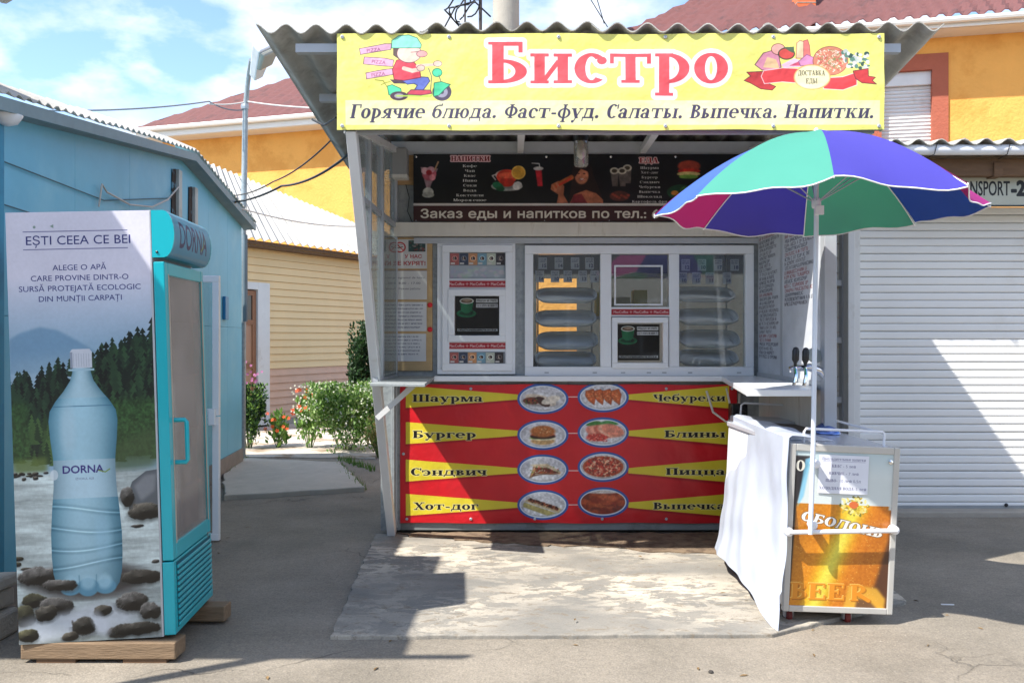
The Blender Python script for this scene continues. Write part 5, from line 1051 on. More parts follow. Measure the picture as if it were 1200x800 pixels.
cp(MB().lathe([(.045,-.006),(.048,0),(.045,.006)], (tx-.08,ty+.03,ztt+.09), 20, Matrix.Rotation(R(70),4,'X')), 'badge_disc', M('badge', s(170,180,170), .3, .4), smooth=True)
# taped price sheet
mb = MB(); mb.grid(lambda u, v: (u*.265, -.0015-.003*math.sin(u*3.1), v*.20), 4, 4, thick=(0,.001,0))
o = mb.build('price_sheet', print_paper('beerlist'), None, local=True, label='white price list sheet taped on the front of the beer cart', cat='notice'); o.matrix_world = Matrix.Translation((1.288,4.78,0)) @ Matrix.Rotation(R(3),4,'Z') @ Matrix.Rotation(R(2.8),4,'Y') @ Matrix.Translation((.150,0,.705)) 

# plastic cover draped on the left side of the cart
def cover(u, v):      # u 0 front .. 1 back, v 0 top inner .. 1 bottom
    y = 4.765+1.31*u
    if v < .12:
        k = v/.12; x = 1.44-.125*k; z = .985 + .012*math.sin(k*1.6); return Vector((x+.03*(1-k)*math.sin(u*5), y, z+.004*math.sin(u*22)))
    k = (v-.12)/.88; hang = .985-(.93+.045*math.exp(-((u-.04)/.13)**2)-.07*u-.05*math.sin(u*3.1))*k
    fold = (.006*math.sin(u*11+k*5)+.0035*math.sin(u*31+1+k*9)+.003*math.sin(u*7-k*23))*k**.7 + .005*math.sin(k*9+u*4)
    x = 1.315-.008+.0*k - (.13*math.sin(u*2.6)**1.0+.03)*k**1.5 - fold*1.3
    x -= .05*k**2*math.exp(-(u/.2)**2); yy = y - .10*k*k*math.exp(-(u/.15)**2) + (.05*k*(u-.3))
    return Vector((x + (.012 if u < .02 and k < .8 else 0), yy, max(.006, hang)))
cv_ = thing('plastic_cover', 'white plastic sheet draped over the left side of the beer cart', 'cover', (1.3, 5.4, 0))
MB().grid(cover, 60, 50, thick=(-.0015,0,.0015)).build('sheet', M('white_plastic_sheet', s(206,213,226), .3, var=.05, trans=.28, bump=.35, bscale=7), cv_, smooth=True)

# ================================================================ PARASOL
ux, uy, zr, za_ = 1.425, 4.655, 2.12, 2.535; rU = .815
um = thing('parasol', 'open beach parasol with mint, violet, magenta and blue panels fixed to the beer cart', 'parasol', (ux, uy, .5))
nodes = [R(-90-12+45*k) for k in range(8)]
cols = {0:('violet',s(86,80,188)),1:('magenta',s(186,46,140)),2:('blue',s(60,104,176)),3:('green',s(104,184,164)),4:('violet',s(90,84,186)),5:('magenta',s(192,52,146)),6:('blue',s(76,116,196)),7:('mint',s(84,170,152))}
def rimz(a): return zr + .023 - .023*math.sin(a) + .012*math.sin(a*3+.5) - .005*math.cos(a)
def gore(k):
    a0, a1 = nodes[k], nodes[k]+R(45)
    def f(u, v):
        r = v*rU; p0 = Vector((math.cos(a0), math.sin(a0), 0))*r; p1 = Vector((math.cos(a1), math.sin(a1), 0))*r; p = p0.lerp(p1, u)
        z0 = za_-(za_-rimz(a0))*(v**1.85); z1 = za_-(za_-rimz(a1))*(v**1.85); sag = math.sin(u*math.pi)
        z = z0*(1-u)+z1*u - .022*sag*v*(1-v*.2) 
        if v > .8: e = (v-.8)/.2; z += e*e*(.010*math.sin(u*math.pi*2+k*1.7)+.006*math.sin(u*math.pi*4+k)); p *= 1-.03*sag*e+.012*math.sin(u*9+k*2)*e*sag
        return Vector((ux, uy, 0)) + Vector((p.x, p.y, z))
    return f
PIPE = M('white_piping', s(236,236,236), .6)
for k in range(8):
    nm, col = cols[k]; f = gore(k)
    o = MB().grid(lambda u, v: f(u, .02+.98*v), 14, 18, thick=(0,0,-.0012)).build('canopy_panel', M('fabric_'+nm+str(k), col, .75, var=.03, deep=True, trans=.42, bump=.12, bscale=14), um, smooth=True, label=nm+' panel of the parasol')
    MB().tube([f(i/14, 1.0)+Vector((0,0,-.001)) for i in range(15)], .0034, 5).build('rim_piping', PIPE, um)
    MB().tube([f(0, .02+.98*i/14)+Vector((0,0,-.009)) for i in range(15)], .0032, 5).build('rib', PIPE, um)
    MB().tube([Vector((ux,uy,zr+.06)), f(0,.5)+Vector((0,0,-.014))], .003, 5).build('strut', STEEL, um)
MB().lathe([(.004,0),(.014,.005),(.012,.02),(.004,.03)], (ux,uy,za_-.004), 10).build('finial', PIPE, um, smooth=True)
MB().tube([(X(950,4.70),4.705,.50),(X(953,4.70),4.70,.95),(ux,uy,2.10),(ux,uy,2.53)], .0125, 12).build('pole', M('pole_white', s(214,222,232), .35, var=.04), um, smooth=True)
MB().lathe([(.02,0),(.024,.01),(.024,.04),(.018,.05)], (ux,uy,zr+.035), 12).build('runner', PIPE, um, smooth=True)
MB().box(ux-.012,ux+.03,uy-.03,uy-.014,zr+.0,zr+.045).build('catch', PIPE, um)
# ================================================================ DRINKS COOLER
dc = thing('drinks_cooler', 'tall teal glass-door drinks cooler with a water bottle poster on its side, standing on timber', 'cooler', (-1.672, 4.30, .112), (0, R(-1.75), R(5.0)))
def dp(mb, name, mat, par=None, **k): return mb.build(name, mat, par or dc, local=True, **k)
cw, cd, chh = .700, .665, 1.985
dp(MB().box(-cw+.002, -.058, .004, cd, .01, chh-.02), 'cabinet', M('cooler_grey', s(176,182,188), .4, .2, var=.05), bevel=.004)
mb = MB(); mb.grid(lambda u, v: (-cw+(cw-.062)*u, -.001, .0+chh*v), 1, 1, thick=(0,.005,0)); dp(mb, 'side_poster', print_water_poster())
dp(MB().box(-.062, -.053, -.003, .02, 0, chh), 'edge_trim', STEEL, bevel=.002)
dp(MB().box(-.052, 0, .0, cd, .005, .345), 'lower_panel', TEAL, bevel=.004)
for i in range(11): dp(MB().box(-.002, .010, .045, cd-.03, .035+i*.027, .035+i*.027+.015), 'grille_slat', TEAL, bevel=.003)
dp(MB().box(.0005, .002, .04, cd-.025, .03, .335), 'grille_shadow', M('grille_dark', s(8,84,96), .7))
dz0, dz1 = .352, 1.745
fr_ = MB(); fr_.box(-.050, 0, .0, .055, dz0, dz1); fr_.box(-.050, 0, cd-.045, cd, dz0, dz1); fr_.box(-.050, 0, .055, cd-.045, dz0, dz0+.075); fr_.box(-.050, 0, .055, cd-.045, dz1-.06, dz1)
door = dp(fr_, 'door', TEAL, bevel=.004)
dp(MB().box(-.012, -.006, .053, cd-.043, dz0+.073, dz1-.058), 'glass_pane', glass('cooler_glass', (.88,.85,.83), .2, (.76,.66,.60), .06, 3), door)  # pinkish film colour stands in for reflections on the door glass
mb = MB(); mb.tube([(0,.075,.80),(.05,.075,.80),(.058,.075,.81),(.058,.075,.99),(.05,.075,1.0),(0,.075,1.0)], .011, 8); dp(mb, 'handle', TEAL, door, smooth=True)
frame_ring_yz = MB()
for a in [(.05,.06,dz0+.07,dz1-.055),(cd-.05,cd-.04,dz0+.07,dz1-.055)]: frame_ring_yz.box(.0, .003, *a)
dp(frame_ring_yz, 'gasket', M('gasket', s(180,166,150), .6), door)
dp(MB().box(-.002,.002,cd-.075,cd-.06,.33,.36), 'lock', CHROME, door)
INT = M('cooler_lining', s(200,170,150), .7, var=.5, vscale=3, stretch=(1,9,.8))  # vertical streaks in the colour imitate reflections seen on the door
dp(MB().box(-.16, -.154, .02, cd-.02, dz0, dz1), 'back_lining', INT)
for i in range(4): dp(MB().box(-.15, -.03, .03, cd-.03, dz0+.28+i*.28, dz0+.288+i*.28), 'shelf', STEEL)
# curved header light box
prof = [(-.052,1.765),(-.052,chh),(.0,chh)]+[(.0+.05*math.sin(a*math.pi/10), 1.765+(chh-1.765)/2+(chh-1.765)/2*math.cos(a*math.pi/10)) for a in range(1,10)]+[(0,1.765)]
mb = MB(); mb.prism([(x,-.002,z) for x, z in prof], (0,.012,0)); hd = dp(mb, 'header_end_cap', TEAL)
mb = MB(); mb.prism([(x,cd-.01,z) for x, z in prof], (0,.012,0)); dp(mb, 'header_end_cap', TEAL)
arc = [(.049*math.sin(a*math.pi/12), 1.765+(chh-1.765)/2-(chh-1.765)/2*math.cos(a*math.pi/12)) for a in range(13)]
def harc(u, v): i = min(11, int(v*12)); t = v*12-i; return Vector((arc[i][0]*(1-t)+arc[i+1][0]*t, .010+(cd-.02)*u, arc[i][1]*(1-t)+arc[i+1][1]*t))
dp(MB().grid(harc, 2, 12, thick=(-.004,0,0)), 'header_sign', print_header(), smooth=True)
dp(MB().box(-.052, -.01, .012, cd-.012, 1.768, chh-.003), 'header_box', TEAL)
mb = MB(); mb.lathe([(.006,0),(.006,.003),(.002,.005)], (-.03,-.003,1.79), 8, Matrix.Rotation(R(90),4,'X')); dp(mb, 'screw', BLACK)
for y_ in (.08, cd-.08): dp(MB().lathe([(.02,0),(.02,.014)], (-.1,y_,-.014), 12), 'foot', BLACK)
WOODG = M('weathered_timber', s(128,106,82), .85, var=.25, vscale=5, stretch=(1,8,8), bump=.4, bscale=20)
pb = thing('timber_bearer', 'squared timber with two dark packing boards under the near end of the drinks cooler', 'timber', (-2.0, 4.35, 0), group='timbers under the drinks cooler')
MB().box(-2.37, -1.655, 4.25, 4.38, .018, .096).build('timber', WOODG, pb, bevel=.006)
for a, b in ((-2.30,-2.12),(-1.90,-1.70)): MB().box(a, b, 4.258, 4.38, 0, .017).build('packing_board', WOODD, pb)
pb2 = thing('timber_bearer', 'timber under the far end of the drinks cooler', 'timber', (-2.0, 4.85, 0), group='timbers under the drinks cooler')
MB().box(-2.36, -1.62, 4.82, 4.93, .018, .096).build('timber', WOODG, pb2, bevel=.006)

# ================================================================ BLUE SHOP
bs = thing('blue_shop', 'light blue boarded shop hut with a grey corrugated gable roof on the left', 'shop', (-3.6, 8, 0))
A0, A1 = Vector((-2.87,4.95,0)), Vector((-3.46,10.9,0)); dirw = (A1-A0).normalized(); nrm = Vector((dirw.y, -dirw.x, 0))
def WP(t, z, off=0): p = A0.lerp(A1, t)+nrm*off; return Vector((p.x, p.y, z))
tb_ = (8.4-4.95)/5.95; zA, zB, zC = 2.72, 3.14, 2.84
def ztopw(t): return zA+(zB-zA)*t/tb_ if t < tb_ else zB+(zC-zB)*(t-tb_)/(1-tb_)
seams = [0,.17,.345,tb_,.74,.88,1.0]
for i in range(len(seams)-1):
    a, b = seams[i]+.0003, seams[i+1]-.0003
    for (za_lo, za_hi) in ((.20, 1.62), (1.6225, None)):
        pts = [WP(a, za_lo), WP(b, za_lo), WP(b, za_hi or ztopw(b)), WP(a, za_hi or ztopw(a))]
        MB().prism(pts, -nrm*.06).build('wall_board', BLUEW, bs, bevel=.001)
MB().prism([WP(0,0,.02), WP(1,0,.02), WP(1,.2,.02), WP(0,.2,.02)], -nrm*.1).build('plinth', M('shop_plinth', s(136,128,120), .9, var=.2, bump=.4), bs)
# body behind the wall
mb = MB(); q = [WP(0,0,-.07), WP(1,0,-.07), WP(1,0,-3.5), WP(0,0,-3.5)]; mb.prism(q, (0,0,2.6)); mb.build('hut_body', BLUEW, bs)
# corner post
MB().box(-3.32, -2.83, 4.74, 4.93, .16, 2.66).build('corner_post', M('teal_post', s(52,140,172), .5, var=.14, vscale=2, col2=s(38,112,146), c2lo=.5,c2hi=.65,c2scale=2), bs, bevel=.01)
MB().tube([(-2.80,4.78,.05),(-2.81,4.78,1.3),(-2.82,4.79,2.55)], .018, 8).build('drain_pipe', M('dark_teal', s(20,92,104), .5), bs, smooth=True)
# roof : verge sheets with corrugated edge, rising away from the alley
def roofp(t, k, lift=0):  # t along wall (with overhang), k away from alley
    z = zA+(zB-zA)*t/tb_ if t < tb_ else zB+(zC-zB)*(t-tb_)/(1-tb_)
    p = A0.lerp(A1, t)+nrm*(.14-k); return Vector((p.x, p.y, z+.07+lift+k*.42))
for a, b, nme in ((-.06,.22,0),(.21,.42,1),(.41,tb_+.005,0)):
    MB().grid(lambda u, v: roofp(a+(b-a)*u, v*.26, .013*math.sin((a+(b-a)*u)*5.95/.12*6.283)+.006*nme), 46, 6, thick=(0,0,-.007)).build('roof_sheet', SLATEW, bs, smooth=True)
for a, b, nme in ((tb_-.005,.79,0),(.78,1.03,1)):
    MB().grid(lambda u, v: roofp(a+(b-a)*u, v*.26, .013*math.sin((a+(b-a)*u)*5.95/.12*6.283)+.006*nme), 46, 6, thick=(0,0,-.007)).build('roof_sheet', SLATE, bs, smooth=True)
GF = M('grey_blue_fascia', s(120,140,146), .6, var=.12)
for a, b in ((-.06, tb_), (tb_, 1.03)):
    pts = [roofp(a,0.01,-.03), roofp(b,0.01,-.03), roofp(b,0.01,-.10), roofp(a,0.01,-.10)]; MB().prism(pts, -nrm*.02).build('verge_board', GF, bs)
    pts = [roofp(a,.02,-.09), roofp(b,.02,-.09), roofp(b,.15,-.16), roofp(a,.15,-.16)]; MB().prism(pts, (0,0,.012)).build('soffit', GF, bs)
# vents with soot
for t, w_, zb2, zt2 in ((.545,.10,2.50,3.0),(.635,.10,2.40,2.93)):
    v_ = MB(); p0 = WP(t,zb2,.004); p1 = WP(t+w_/5.9,zb2,.004); p2 = WP(t+w_/5.9,zt2,.004); p3 = WP(t,zt2,.004); v_.prism([p0,p1,p2,p3], nrm*.03); v_.build('vent_board', M('vent_white', s(178,184,180), .6, var=.15, col2=s(120,120,116), c2lo=.5, c2hi=.7), bs, bevel=.003)
    p0 = WP(t-.024,zb2-.05,.002); p1 = WP(t-.002,zb2-.05,.002); p2 = WP(t-.002,zt2,.002); p3 = WP(t-.02,zt2-.02,.002); MB().prism([p0,p1,p2,p3], nrm*.008).build('soot_gap', M('soot', s(44,36,32), .9, var=.4, col2=s(90,130,146), c2lo=.55, c2hi=.6, c2scale=9), bs)
# cables on the wall
cab = M('pale_cable', s(196,190,184), .6)
def wire(name, label, pts, r=.006, mat=None, sag=0, n=14):
    out = []
    for (a, b) in zip(pts[:-1], pts[1:]):
        a, b = Vector(a), Vector(b)
        for i in range(n): u = i/n; p = a.lerp(b, u); p.z -= sag*4*u*(1-u); out.append(p)
    out.append(Vector(pts[-1])); return MB().tube(out, r, 5).build(name, mat or BLACK, label=label, cat='cable', group='overhead cables')
cabp = MB(); cabp.tube([WP(.23,2.40,.02),WP(.235,2.56,.03),WP(.25,2.52,.03),WP(.33,2.50,.03),WP(.42,2.56,.03),WP(.49,2.68,.03),WP(.54,2.84,.04)], .007, 6); cabp.build('wall_cable', cab, bs, smooth=True)
for pts in ([WP(-.02,2.22,.012),WP(.2,2.21,.012)], [WP(0,2.45,.012),WP(.25,2.46,.012),WP(.52,2.72,.012)]): MB().tube(pts, .004, 5).build('wall_cable', M('thin_dark_wire', s(60,90,100), .6), bs)
MB().prism([WP(.84,1.7,.004),WP(.865,1.7,.004),WP(.865,1.95,.004),WP(.84,1.95,.004)], nrm*.03).build('switch_box', M('blue_box', s(40,120,168), .4), bs, bevel=.004)
gl_ = thing('globe_lamp', 'small white dome lamp under the roof corner of the blue shop', 'lamp', (-2.74,4.82,2.62))
MB().lathe([(.01,-.055),(.05,-.04),(.075,0),(.075,.005)], (-2.80,4.9,2.68), 16).build('dome', WT, gl_, smooth=True); MB().lathe([(.045,0),(.045,.04)], (-2.80,4.9,2.685), 12).build('base', STEEL, gl_)
# out-of-frame canopy of the shop front that shades the cooler and alley mouth
mb = MB(); mb.grid(lambda u, v: (-6.5+3.75*u, 2.99+1.9*v, 3.3+.02*math.cos(u*150)), 150, 4, thick=(0,0,-.01)); mb.build('front_canopy', SLATE, bs, smooth=True)
MB().box(-6.5,-2.44,2.955,2.985,3.25,3.33).build('front_gutter', STEEL, bs)
for x_ in (-6.3,-3.3): MB().box(x_,x_+.06,3.0,3.06,0,3.27).build('canopy_post', STEEL, bs)
# white framed glass door leaf
gd = thing('glass_door', 'white framed glass door of the blue shop standing open behind the cooler', 'door', (-2.6,6.8,0))
for (za_, zb3, nm) in ((.0,.92,'lower_pane'),(.92,1.96,'upper_pane')):
    mb = MB(); frame_ring(mb, -3.0, -2.32, za_+.01, zb3, .05, 6.78, 6.82); f_ = mb.build('frame', PVC, gd, bevel=.004); MB().box(-2.96,-2.36,6.797,6.803,za_+.05,zb3-.04).build('pane', GLASS, f_)
MB().box(-2.39,-2.34,6.75,6.78,.86,.98).build('handle', PVC, gd, bevel=.006)
# stone pile bottom left
for i, (a, b, z0_, z1_, lab) in enumerate(((-3.1,-2.66,.0,.13,'lowest of the stacked grey concrete blocks at the left edge'),(-3.08,-2.68,.135,.235,'middle one of the stacked grey concrete blocks at the left edge'),(-3.1,-2.65,.24,.31,'topmost flat concrete block of the stack at the left edge'))):
    rg = random.Random(i+4); mb = MB(); mb.prism(ragged([(a,4.30,z0_),(b,4.28+.03*i,z0_),(b+.02,4.72,z0_),(a,4.72,z0_)], .09, .018, i+3), (0,0,z1_-z0_)); mb.build('concrete_block', CONC, bevel=.018, label=lab, cat='block', group='stacked concrete blocks')

# ================================================================ BEIGE SIDED HOUSE
bh = thing('beige_house', 'beige clapboard outbuilding with white corrugated roof at the end of the alley', 'building', (-4, 16, 0))
B0, B1 = Vector((-5.15,14.2,0)), Vector((-2.3,20.1,0)); bd = (B1-B0).normalized(); bn_ = Vector((bd.y,-bd.x,0)); BL = (B1-B0).length
def BP(t, z, off=0): p = B0+bd*t+bn_*off; return Vector((p.x,p.y,z))
SID = M('beige_siding', s(234,204,152), .6, var=.05, vscale=2, stretch=(1,1,.4)); SIDP = M('pinkish_siding', s(212,174,148), .65, var=.07)
nb_ = 24; zt0 = 3.08; dh = (zt0-.12)/nb_
for i in range(nb_):
    z_ = .12+i*dh; mt = SIDP if i < 7 else SID
    t0_ = 1.5 if z_ < 2.25 else .0
    pts = [BP(t0_, z_, .030), BP(t0_, z_+dh*.97, .006), BP(t0_, z_+dh*.97, -.02), BP(t0_, z_, -.02)]
    MB().prism(pts, bd*(BL-t0_)).build('siding_board', mt, bh)
mb = MB(); mb.prism([BP(0,0,-.03),BP(BL,0,-.03),BP(BL,3.06,-.03),BP(0,3.06,-.03)], -bn_*.06); mb.build('wall_core', DARK, bh)
MB().prism([BP(1.5,0,.02),BP(BL,0,.02),BP(BL,.12,.02),BP(1.5,.12,.02)], -bn_*.05).build('plinth', CONC, bh)
# door : leaf, jamb, small window
jm = MB(); jm.prism([BP(1.22,0.05,.05),BP(1.5,.05,.05),BP(1.5,2.42,.05),BP(1.22,2.42,.05)], -bn_*.08); jm.prism([BP(0,2.30,.05),BP(1.22,2.30,.05),BP(1.22,2.42,.05),BP(0,2.42,.05)], -bn_*.08); jm.build('door_jamb', WHITE, bh, bevel=.004)
dl = MB().prism([BP(.3,.06,.0),BP(1.2,.06,.0),BP(1.2,2.28,.0),BP(.3,2.28,.0)], -bn_*.02).build('door', M('brown_door', s(168,130,104), .6, var=.1, vscale=2), bh)
mb = MB(); [mb.prism([BP(a,c_,.02),BP(b,c_,.02),BP(b,d_,.02),BP(a,d_,.02)], -bn_*.018) for a,b,c_,d_ in ((.3,.38,.06,2.28),(1.12,1.2,.06,2.28),(.38,1.12,2.2,2.28),(.38,1.12,1.72,1.8),(.38,1.12,1.0,1.08),(.38,1.12,.06,.16))]; mb.build('door_rails', M('rail_brown', s(140,96,66), .6), dl)
MB().prism([BP(.38,1.8,.004),BP(1.12,1.8,.004),BP(1.12,2.2,.004),BP(.38,2.2,.004)], -bn_*.002).build('door_light', M('dark_glass', s(70,60,56), .1), dl)
# roof plane through the eave and a photographed ridge point
e0 = BP(-.6,3.10,.32); e1 = BP(BL+.2,3.10,.32); rp_ = P(225,183,17.2); nn_ = (e1-e0).cross(rp_-e0).normalized()
def onplane(px, py):
    d = Vector(((px-PX)/F,1,-(py-PY)/F)); o_ = Vector((0,0,EYE)); t = (e0-o_).dot(nn_)/d.dot(nn_); return o_+d*t
r0, r1 = P(205,174,17.5), onplane(452,277)
r0 = onplane(214,178)
mb = MB()
MB().grid(lambda u, v: (e0.lerp(e1,u)).lerp(r0.lerp(r1,u), v)+nn_*(-1 if nn_.z<0 else 1)*.024*math.sin(u*BL/.17*6.283), 260, 14, thick=(0,0,-.008)).build('roof', SLATEW, bh, smooth=True)
MB().prism([BP(-.6,3.02,.26),BP(BL,3.02,.26),BP(BL,3.08,.26),BP(-.6,3.08,.26)], -bn_*.03).build('fascia_board', WOODD, bh)
MB().prism([BP(-.6,2.98,.24),BP(BL,2.98,.24),BP(BL,2.98,-.0),BP(-.6,2.98,-.0)], (0,0,.02)).build('soffit', WOODD, bh)

# ================================================================ ORANGE HOUSES
ORG = M('orange_render', s(236,170,86), .95, var=.06, vscale=2, bump=.9, bscale=22, col2=s(224,156,74), c2lo=.5, c2hi=.6, c2scale=1.2)
MAR = M('maroon_roof_metal', s(104,62,60), .75, var=.2, vscale=3, col2=s(82,52,52), c2lo=.5, c2hi=.65)
EAV = M('white_eave', s(226,222,214), .5, var=.04)
oh = thing('orange_house', 'orange rendered house with maroon hipped roof behind the alley', 'house', (-6.5, 23, 0))
H0, H1 = Vector((-8.95,22.2,0)), Vector((-2.2,20.0,0)); hd_ = (H1-H0).normalized(); hn = Vector((hd_.y,-hd_.x,0)); HL = (H1-H0).length
def HP(t, z, off=0): p = H0+hd_*t+hn*off; return Vector((p.x,p.y,z))
MB().prism([HP(0,0),HP(HL,0),HP(HL,0,-7),HP(0,0,-7)], (0,0,6.3)).build('wall', ORG, oh)
MB().prism([HP(-.35,6.22,.5),HP(HL,6.22,.5),HP(HL,6.42,.5),HP(-.35,6.42,.5)], -hn*.04).build('fascia', EAV, oh)
MB().prism([HP(-.35,6.21,.47),HP(HL,6.21,.47),HP(HL,6.21,-.1),HP(-.35,6.21,-.1)], (0,0,.03)).build('soffit', EAV, oh)
MB().tube([HP(-.4,6.40,.56),HP(HL,6.40,.56)], .06, 8).build('gutter', EAV, oh, smooth=True)
def hiproof(a, b, c_, d_, parent, npx, name='roof', step=.19, amp_=.018):
    n = int((b-a).length/step*4); 
    nv = (b-a).cross(d_-a).normalized(); nv = -nv if nv.z < 0 else nv; LL = (b-a).length; rows = 12
    def f(u, v):
        p = a.lerp(b,u).lerp(d_.lerp(c_,u), v); arcx = (p-a).dot((b-a).normalized()); return p+nv*(amp_*math.sin(arcx/step*6.283)+.012*((v*rows)%1<.5))
    return MB().grid(f, n, rows*2, thick=(0,0,-.02)).build(name, MAR, parent, smooth=True)
hiproof(HP(-.4,6.44,.55), HP(HL,6.44,.55), HP(HL,8.9,-3.4), HP(3.2,8.9,-3.4), oh, 0, step=.3, amp_=.03)
hiproof(HP(-.4,6.44,-7.4), HP(-.4,6.44,.55), HP(3.2,8.9,-3.4), HP(3.2,8.9,-3.5), oh, 0)
oh2 = thing('orange_house', 'orange rendered upper storey with white roller shutter above the garage', 'house', (6.5, 13, 0))
Q0, Q1 = Vector((2.6,14.1,0)), Vector((10.5,12.3,0)); qd = (Q1-Q0).normalized(); qn = Vector((qd.y,-qd.x,0)); QL = (Q1-Q0).length
def QP(t, z, off=0): p = Q0+qd*t+qn*off; return Vector((p.x,p.y,z))
def qpx(px, py, off=0):   # point of the wall plane seen at a pixel
    d = Vector(((px-PX)/F,1,-(py-PY)/F)); o_ = Vector((0,0,EYE)); t = (Q0+qn*off-o_).dot(qn)/d.dot(qn); return o_+d*t
def qt(px): return (qpx(px,396)-Q0).dot(qd)
zs = lambda px, py: qpx(px,py).z
ta, tc_ = qt(1037), qt(1092); tsur = qt(1111); zwt = zs(1092,82); zwb = zs(1092,170)-.3; zst = zs(1100,63)
zeave = zs(1107,44)
for (a, b, c_, d_) in ((0, ta-.35, 0, zeave+.1),(tsur, QL, 0, zeave+.1),(ta-.35,tsur,zst,zeave+.1),(ta-.35,tsur,0,zwb)):
    MB().prism([QP(a,c_),QP(b,c_),QP(b,d_),QP(a,d_)], -qn*.3).build('wall', ORG, oh2)
SUR = M('terracotta_surround', s(168,94,72), .95, var=.08, bump=.8, bscale=24)
wf = MB(); wf.prism([QP(tc_,zwb,.03),QP(tsur,zwb,.03),QP(tsur,zst,.03),QP(tc_,zst,.03)], -qn*.25); wf.prism([QP(ta-.35,zwt,.03),QP(tc_,zwt,.03),QP(tc_,zst,.03),QP(ta-.35,zst,.03)], -qn*.25); wf.prism([QP(ta-.35,zwb,.03),QP(ta-.05,zwb,.03),QP(ta-.05,zwt,.03),QP(ta-.35,zwt,.03)], -qn*.25)
win = wf.build('window_surround', SUR, oh2)
hs_ = (zwt-.20-zwb)/22
for i in range(22):
    z_ = zwb+i*hs_; MB().prism([QP(ta-.05,z_+.004,-.10),QP(ta-.05,z_+hs_*.5,-.088),QP(ta-.05,z_+hs_-.004,-.10),QP(ta-.05,z_+hs_-.004,-.13),QP(ta-.05,z_+.004,-.13)], qd*(tc_-ta+.05)).build('shutter_slat', WHITE, win)
MB().prism([QP(ta-.05,zwt-.2,-.04),QP(tc_,zwt-.2,-.04),QP(tc_,zwt,-.04),QP(ta-.05,zwt,-.04)], -qn*.15).build('shutter_box', WHITE, win, bevel=.01)
MB().prism([QP(0,zeave,.42),QP(QL,zeave,.42),QP(QL,zeave,-.1),QP(0,zeave,-.1)], (0,0,.03)).build('soffit', EAV, oh2)
MB().prism([QP(0,zeave+.0,.45),QP(QL,zeave+.0,.45),QP(QL,zeave+.11,.45),QP(0,zeave+.11,.45)], -qn*.04).build('fascia', EAV, oh2)
MB().tube([QP(0,zeave+.09,.50),QP(QL,zeave+.09,.50)], .045, 8).build('gutter', EAV, oh2, smooth=True)
a = QP(0,zeave+.30,.84); b = QP(QL,zeave+.30,.84)
hiproof(QP(-.2,zeave+.15,.52)-qd*1.2, QP(QL,zeave+.15,.52), QP(QL,zeave+3.0,-3.8), QP(1.6,zeave+3.0,-3.8), oh2, 0, step=.21, amp_=.035)
ch = MB(); cpnt = P(943,10,14.2); ch.box(cpnt.x-.14,cpnt.x+.14,14.1,14.4,cpnt.z-.8,cpnt.z+.6); ch.build('chimney', M('orange_brick', s(204,106,66), .9, var=.15), oh2)
for k in range(8): MB().box(cpnt.x-.145,cpnt.x+.145,14.095,14.405,cpnt.z-.7+k*.15,cpnt.z-.69+k*.15).build('mortar_joint', CONC, oh2)

# ================================================================ GARAGE
gg = thing('garage', 'garage with wide white roller shutter door and corrugated roof edge right of the kiosk', 'garage', (5, 7.9, 0))
YG = 7.9; gx0, gx1 = X(1004,YG), 6.6
pt = .0655; zg0, zg1 = Z(597,YG), Z(243,YG); ng = int((zg1-zg0)/pt)
SH = M('shutter_paint', s(230,230,228), .4, var=.04, vscale=1.2, coat=.1, col2=s(208,204,196), c2lo=.56, c2hi=.8, c2scale=.9)
for i in range(ng):
    z_ = zg0+i*(zg1-zg0)/ng; h_ = (zg1-zg0)/ng; dj, dk = random.uniform(-.002,.002), random.uniform(-.0012,.0012); mb = MB(); prof = [(0,z_+.002),(-.006,z_+.006),(-.009,z_+h_*.25),(-.009,z_+h_*.75),(-.006,z_+h_-.006),(0,z_+h_-.002),(.006,z_+h_-.002),(.006,z_+.002)]
    mb.prism([(gx0,YG+y+dj,z+dk) for y, z in prof], (gx1-gx0,0,0)); mb.build('shutter_slat', SH, gg)
MB().box(gx0, gx1, YG+.008, YG+.03, .05, zg1).build('shutter_backing', M('slat_gap', s(130,130,128), .7), gg)
MB().box(gx0, gx1, YG-.012, YG+.006, .07, zg0).build('bottom_bar', M('bar_grey', s(150,154,156), .4), gg)
MB().lathe([(.016,0),(.016,.006),(.005,.008)], (X(1178,YG),YG-.014,Z(591,YG)), 10, Matrix.Rotation(R(90),4,'X')).build('lock', BLACK, gg)
MB().box(gx0-.05, gx1, YG-.30, YG-.012, zg1, Z(215,YG-.3)).build('shutter_box', M('box_cream', s(200,200,190), .45), gg, bevel=.01)
MB().box(gx0-.06, gx0+.01, YG-.06, YG-.015, .045, zg1).build('guide_rail', WHITE, gg, bevel=.004)
MB().box(gx0-.05, gx1, YG-.02, YG+.25, Z(215,YG)-.05, 2.95).build('wall_head', WOODD, gg)
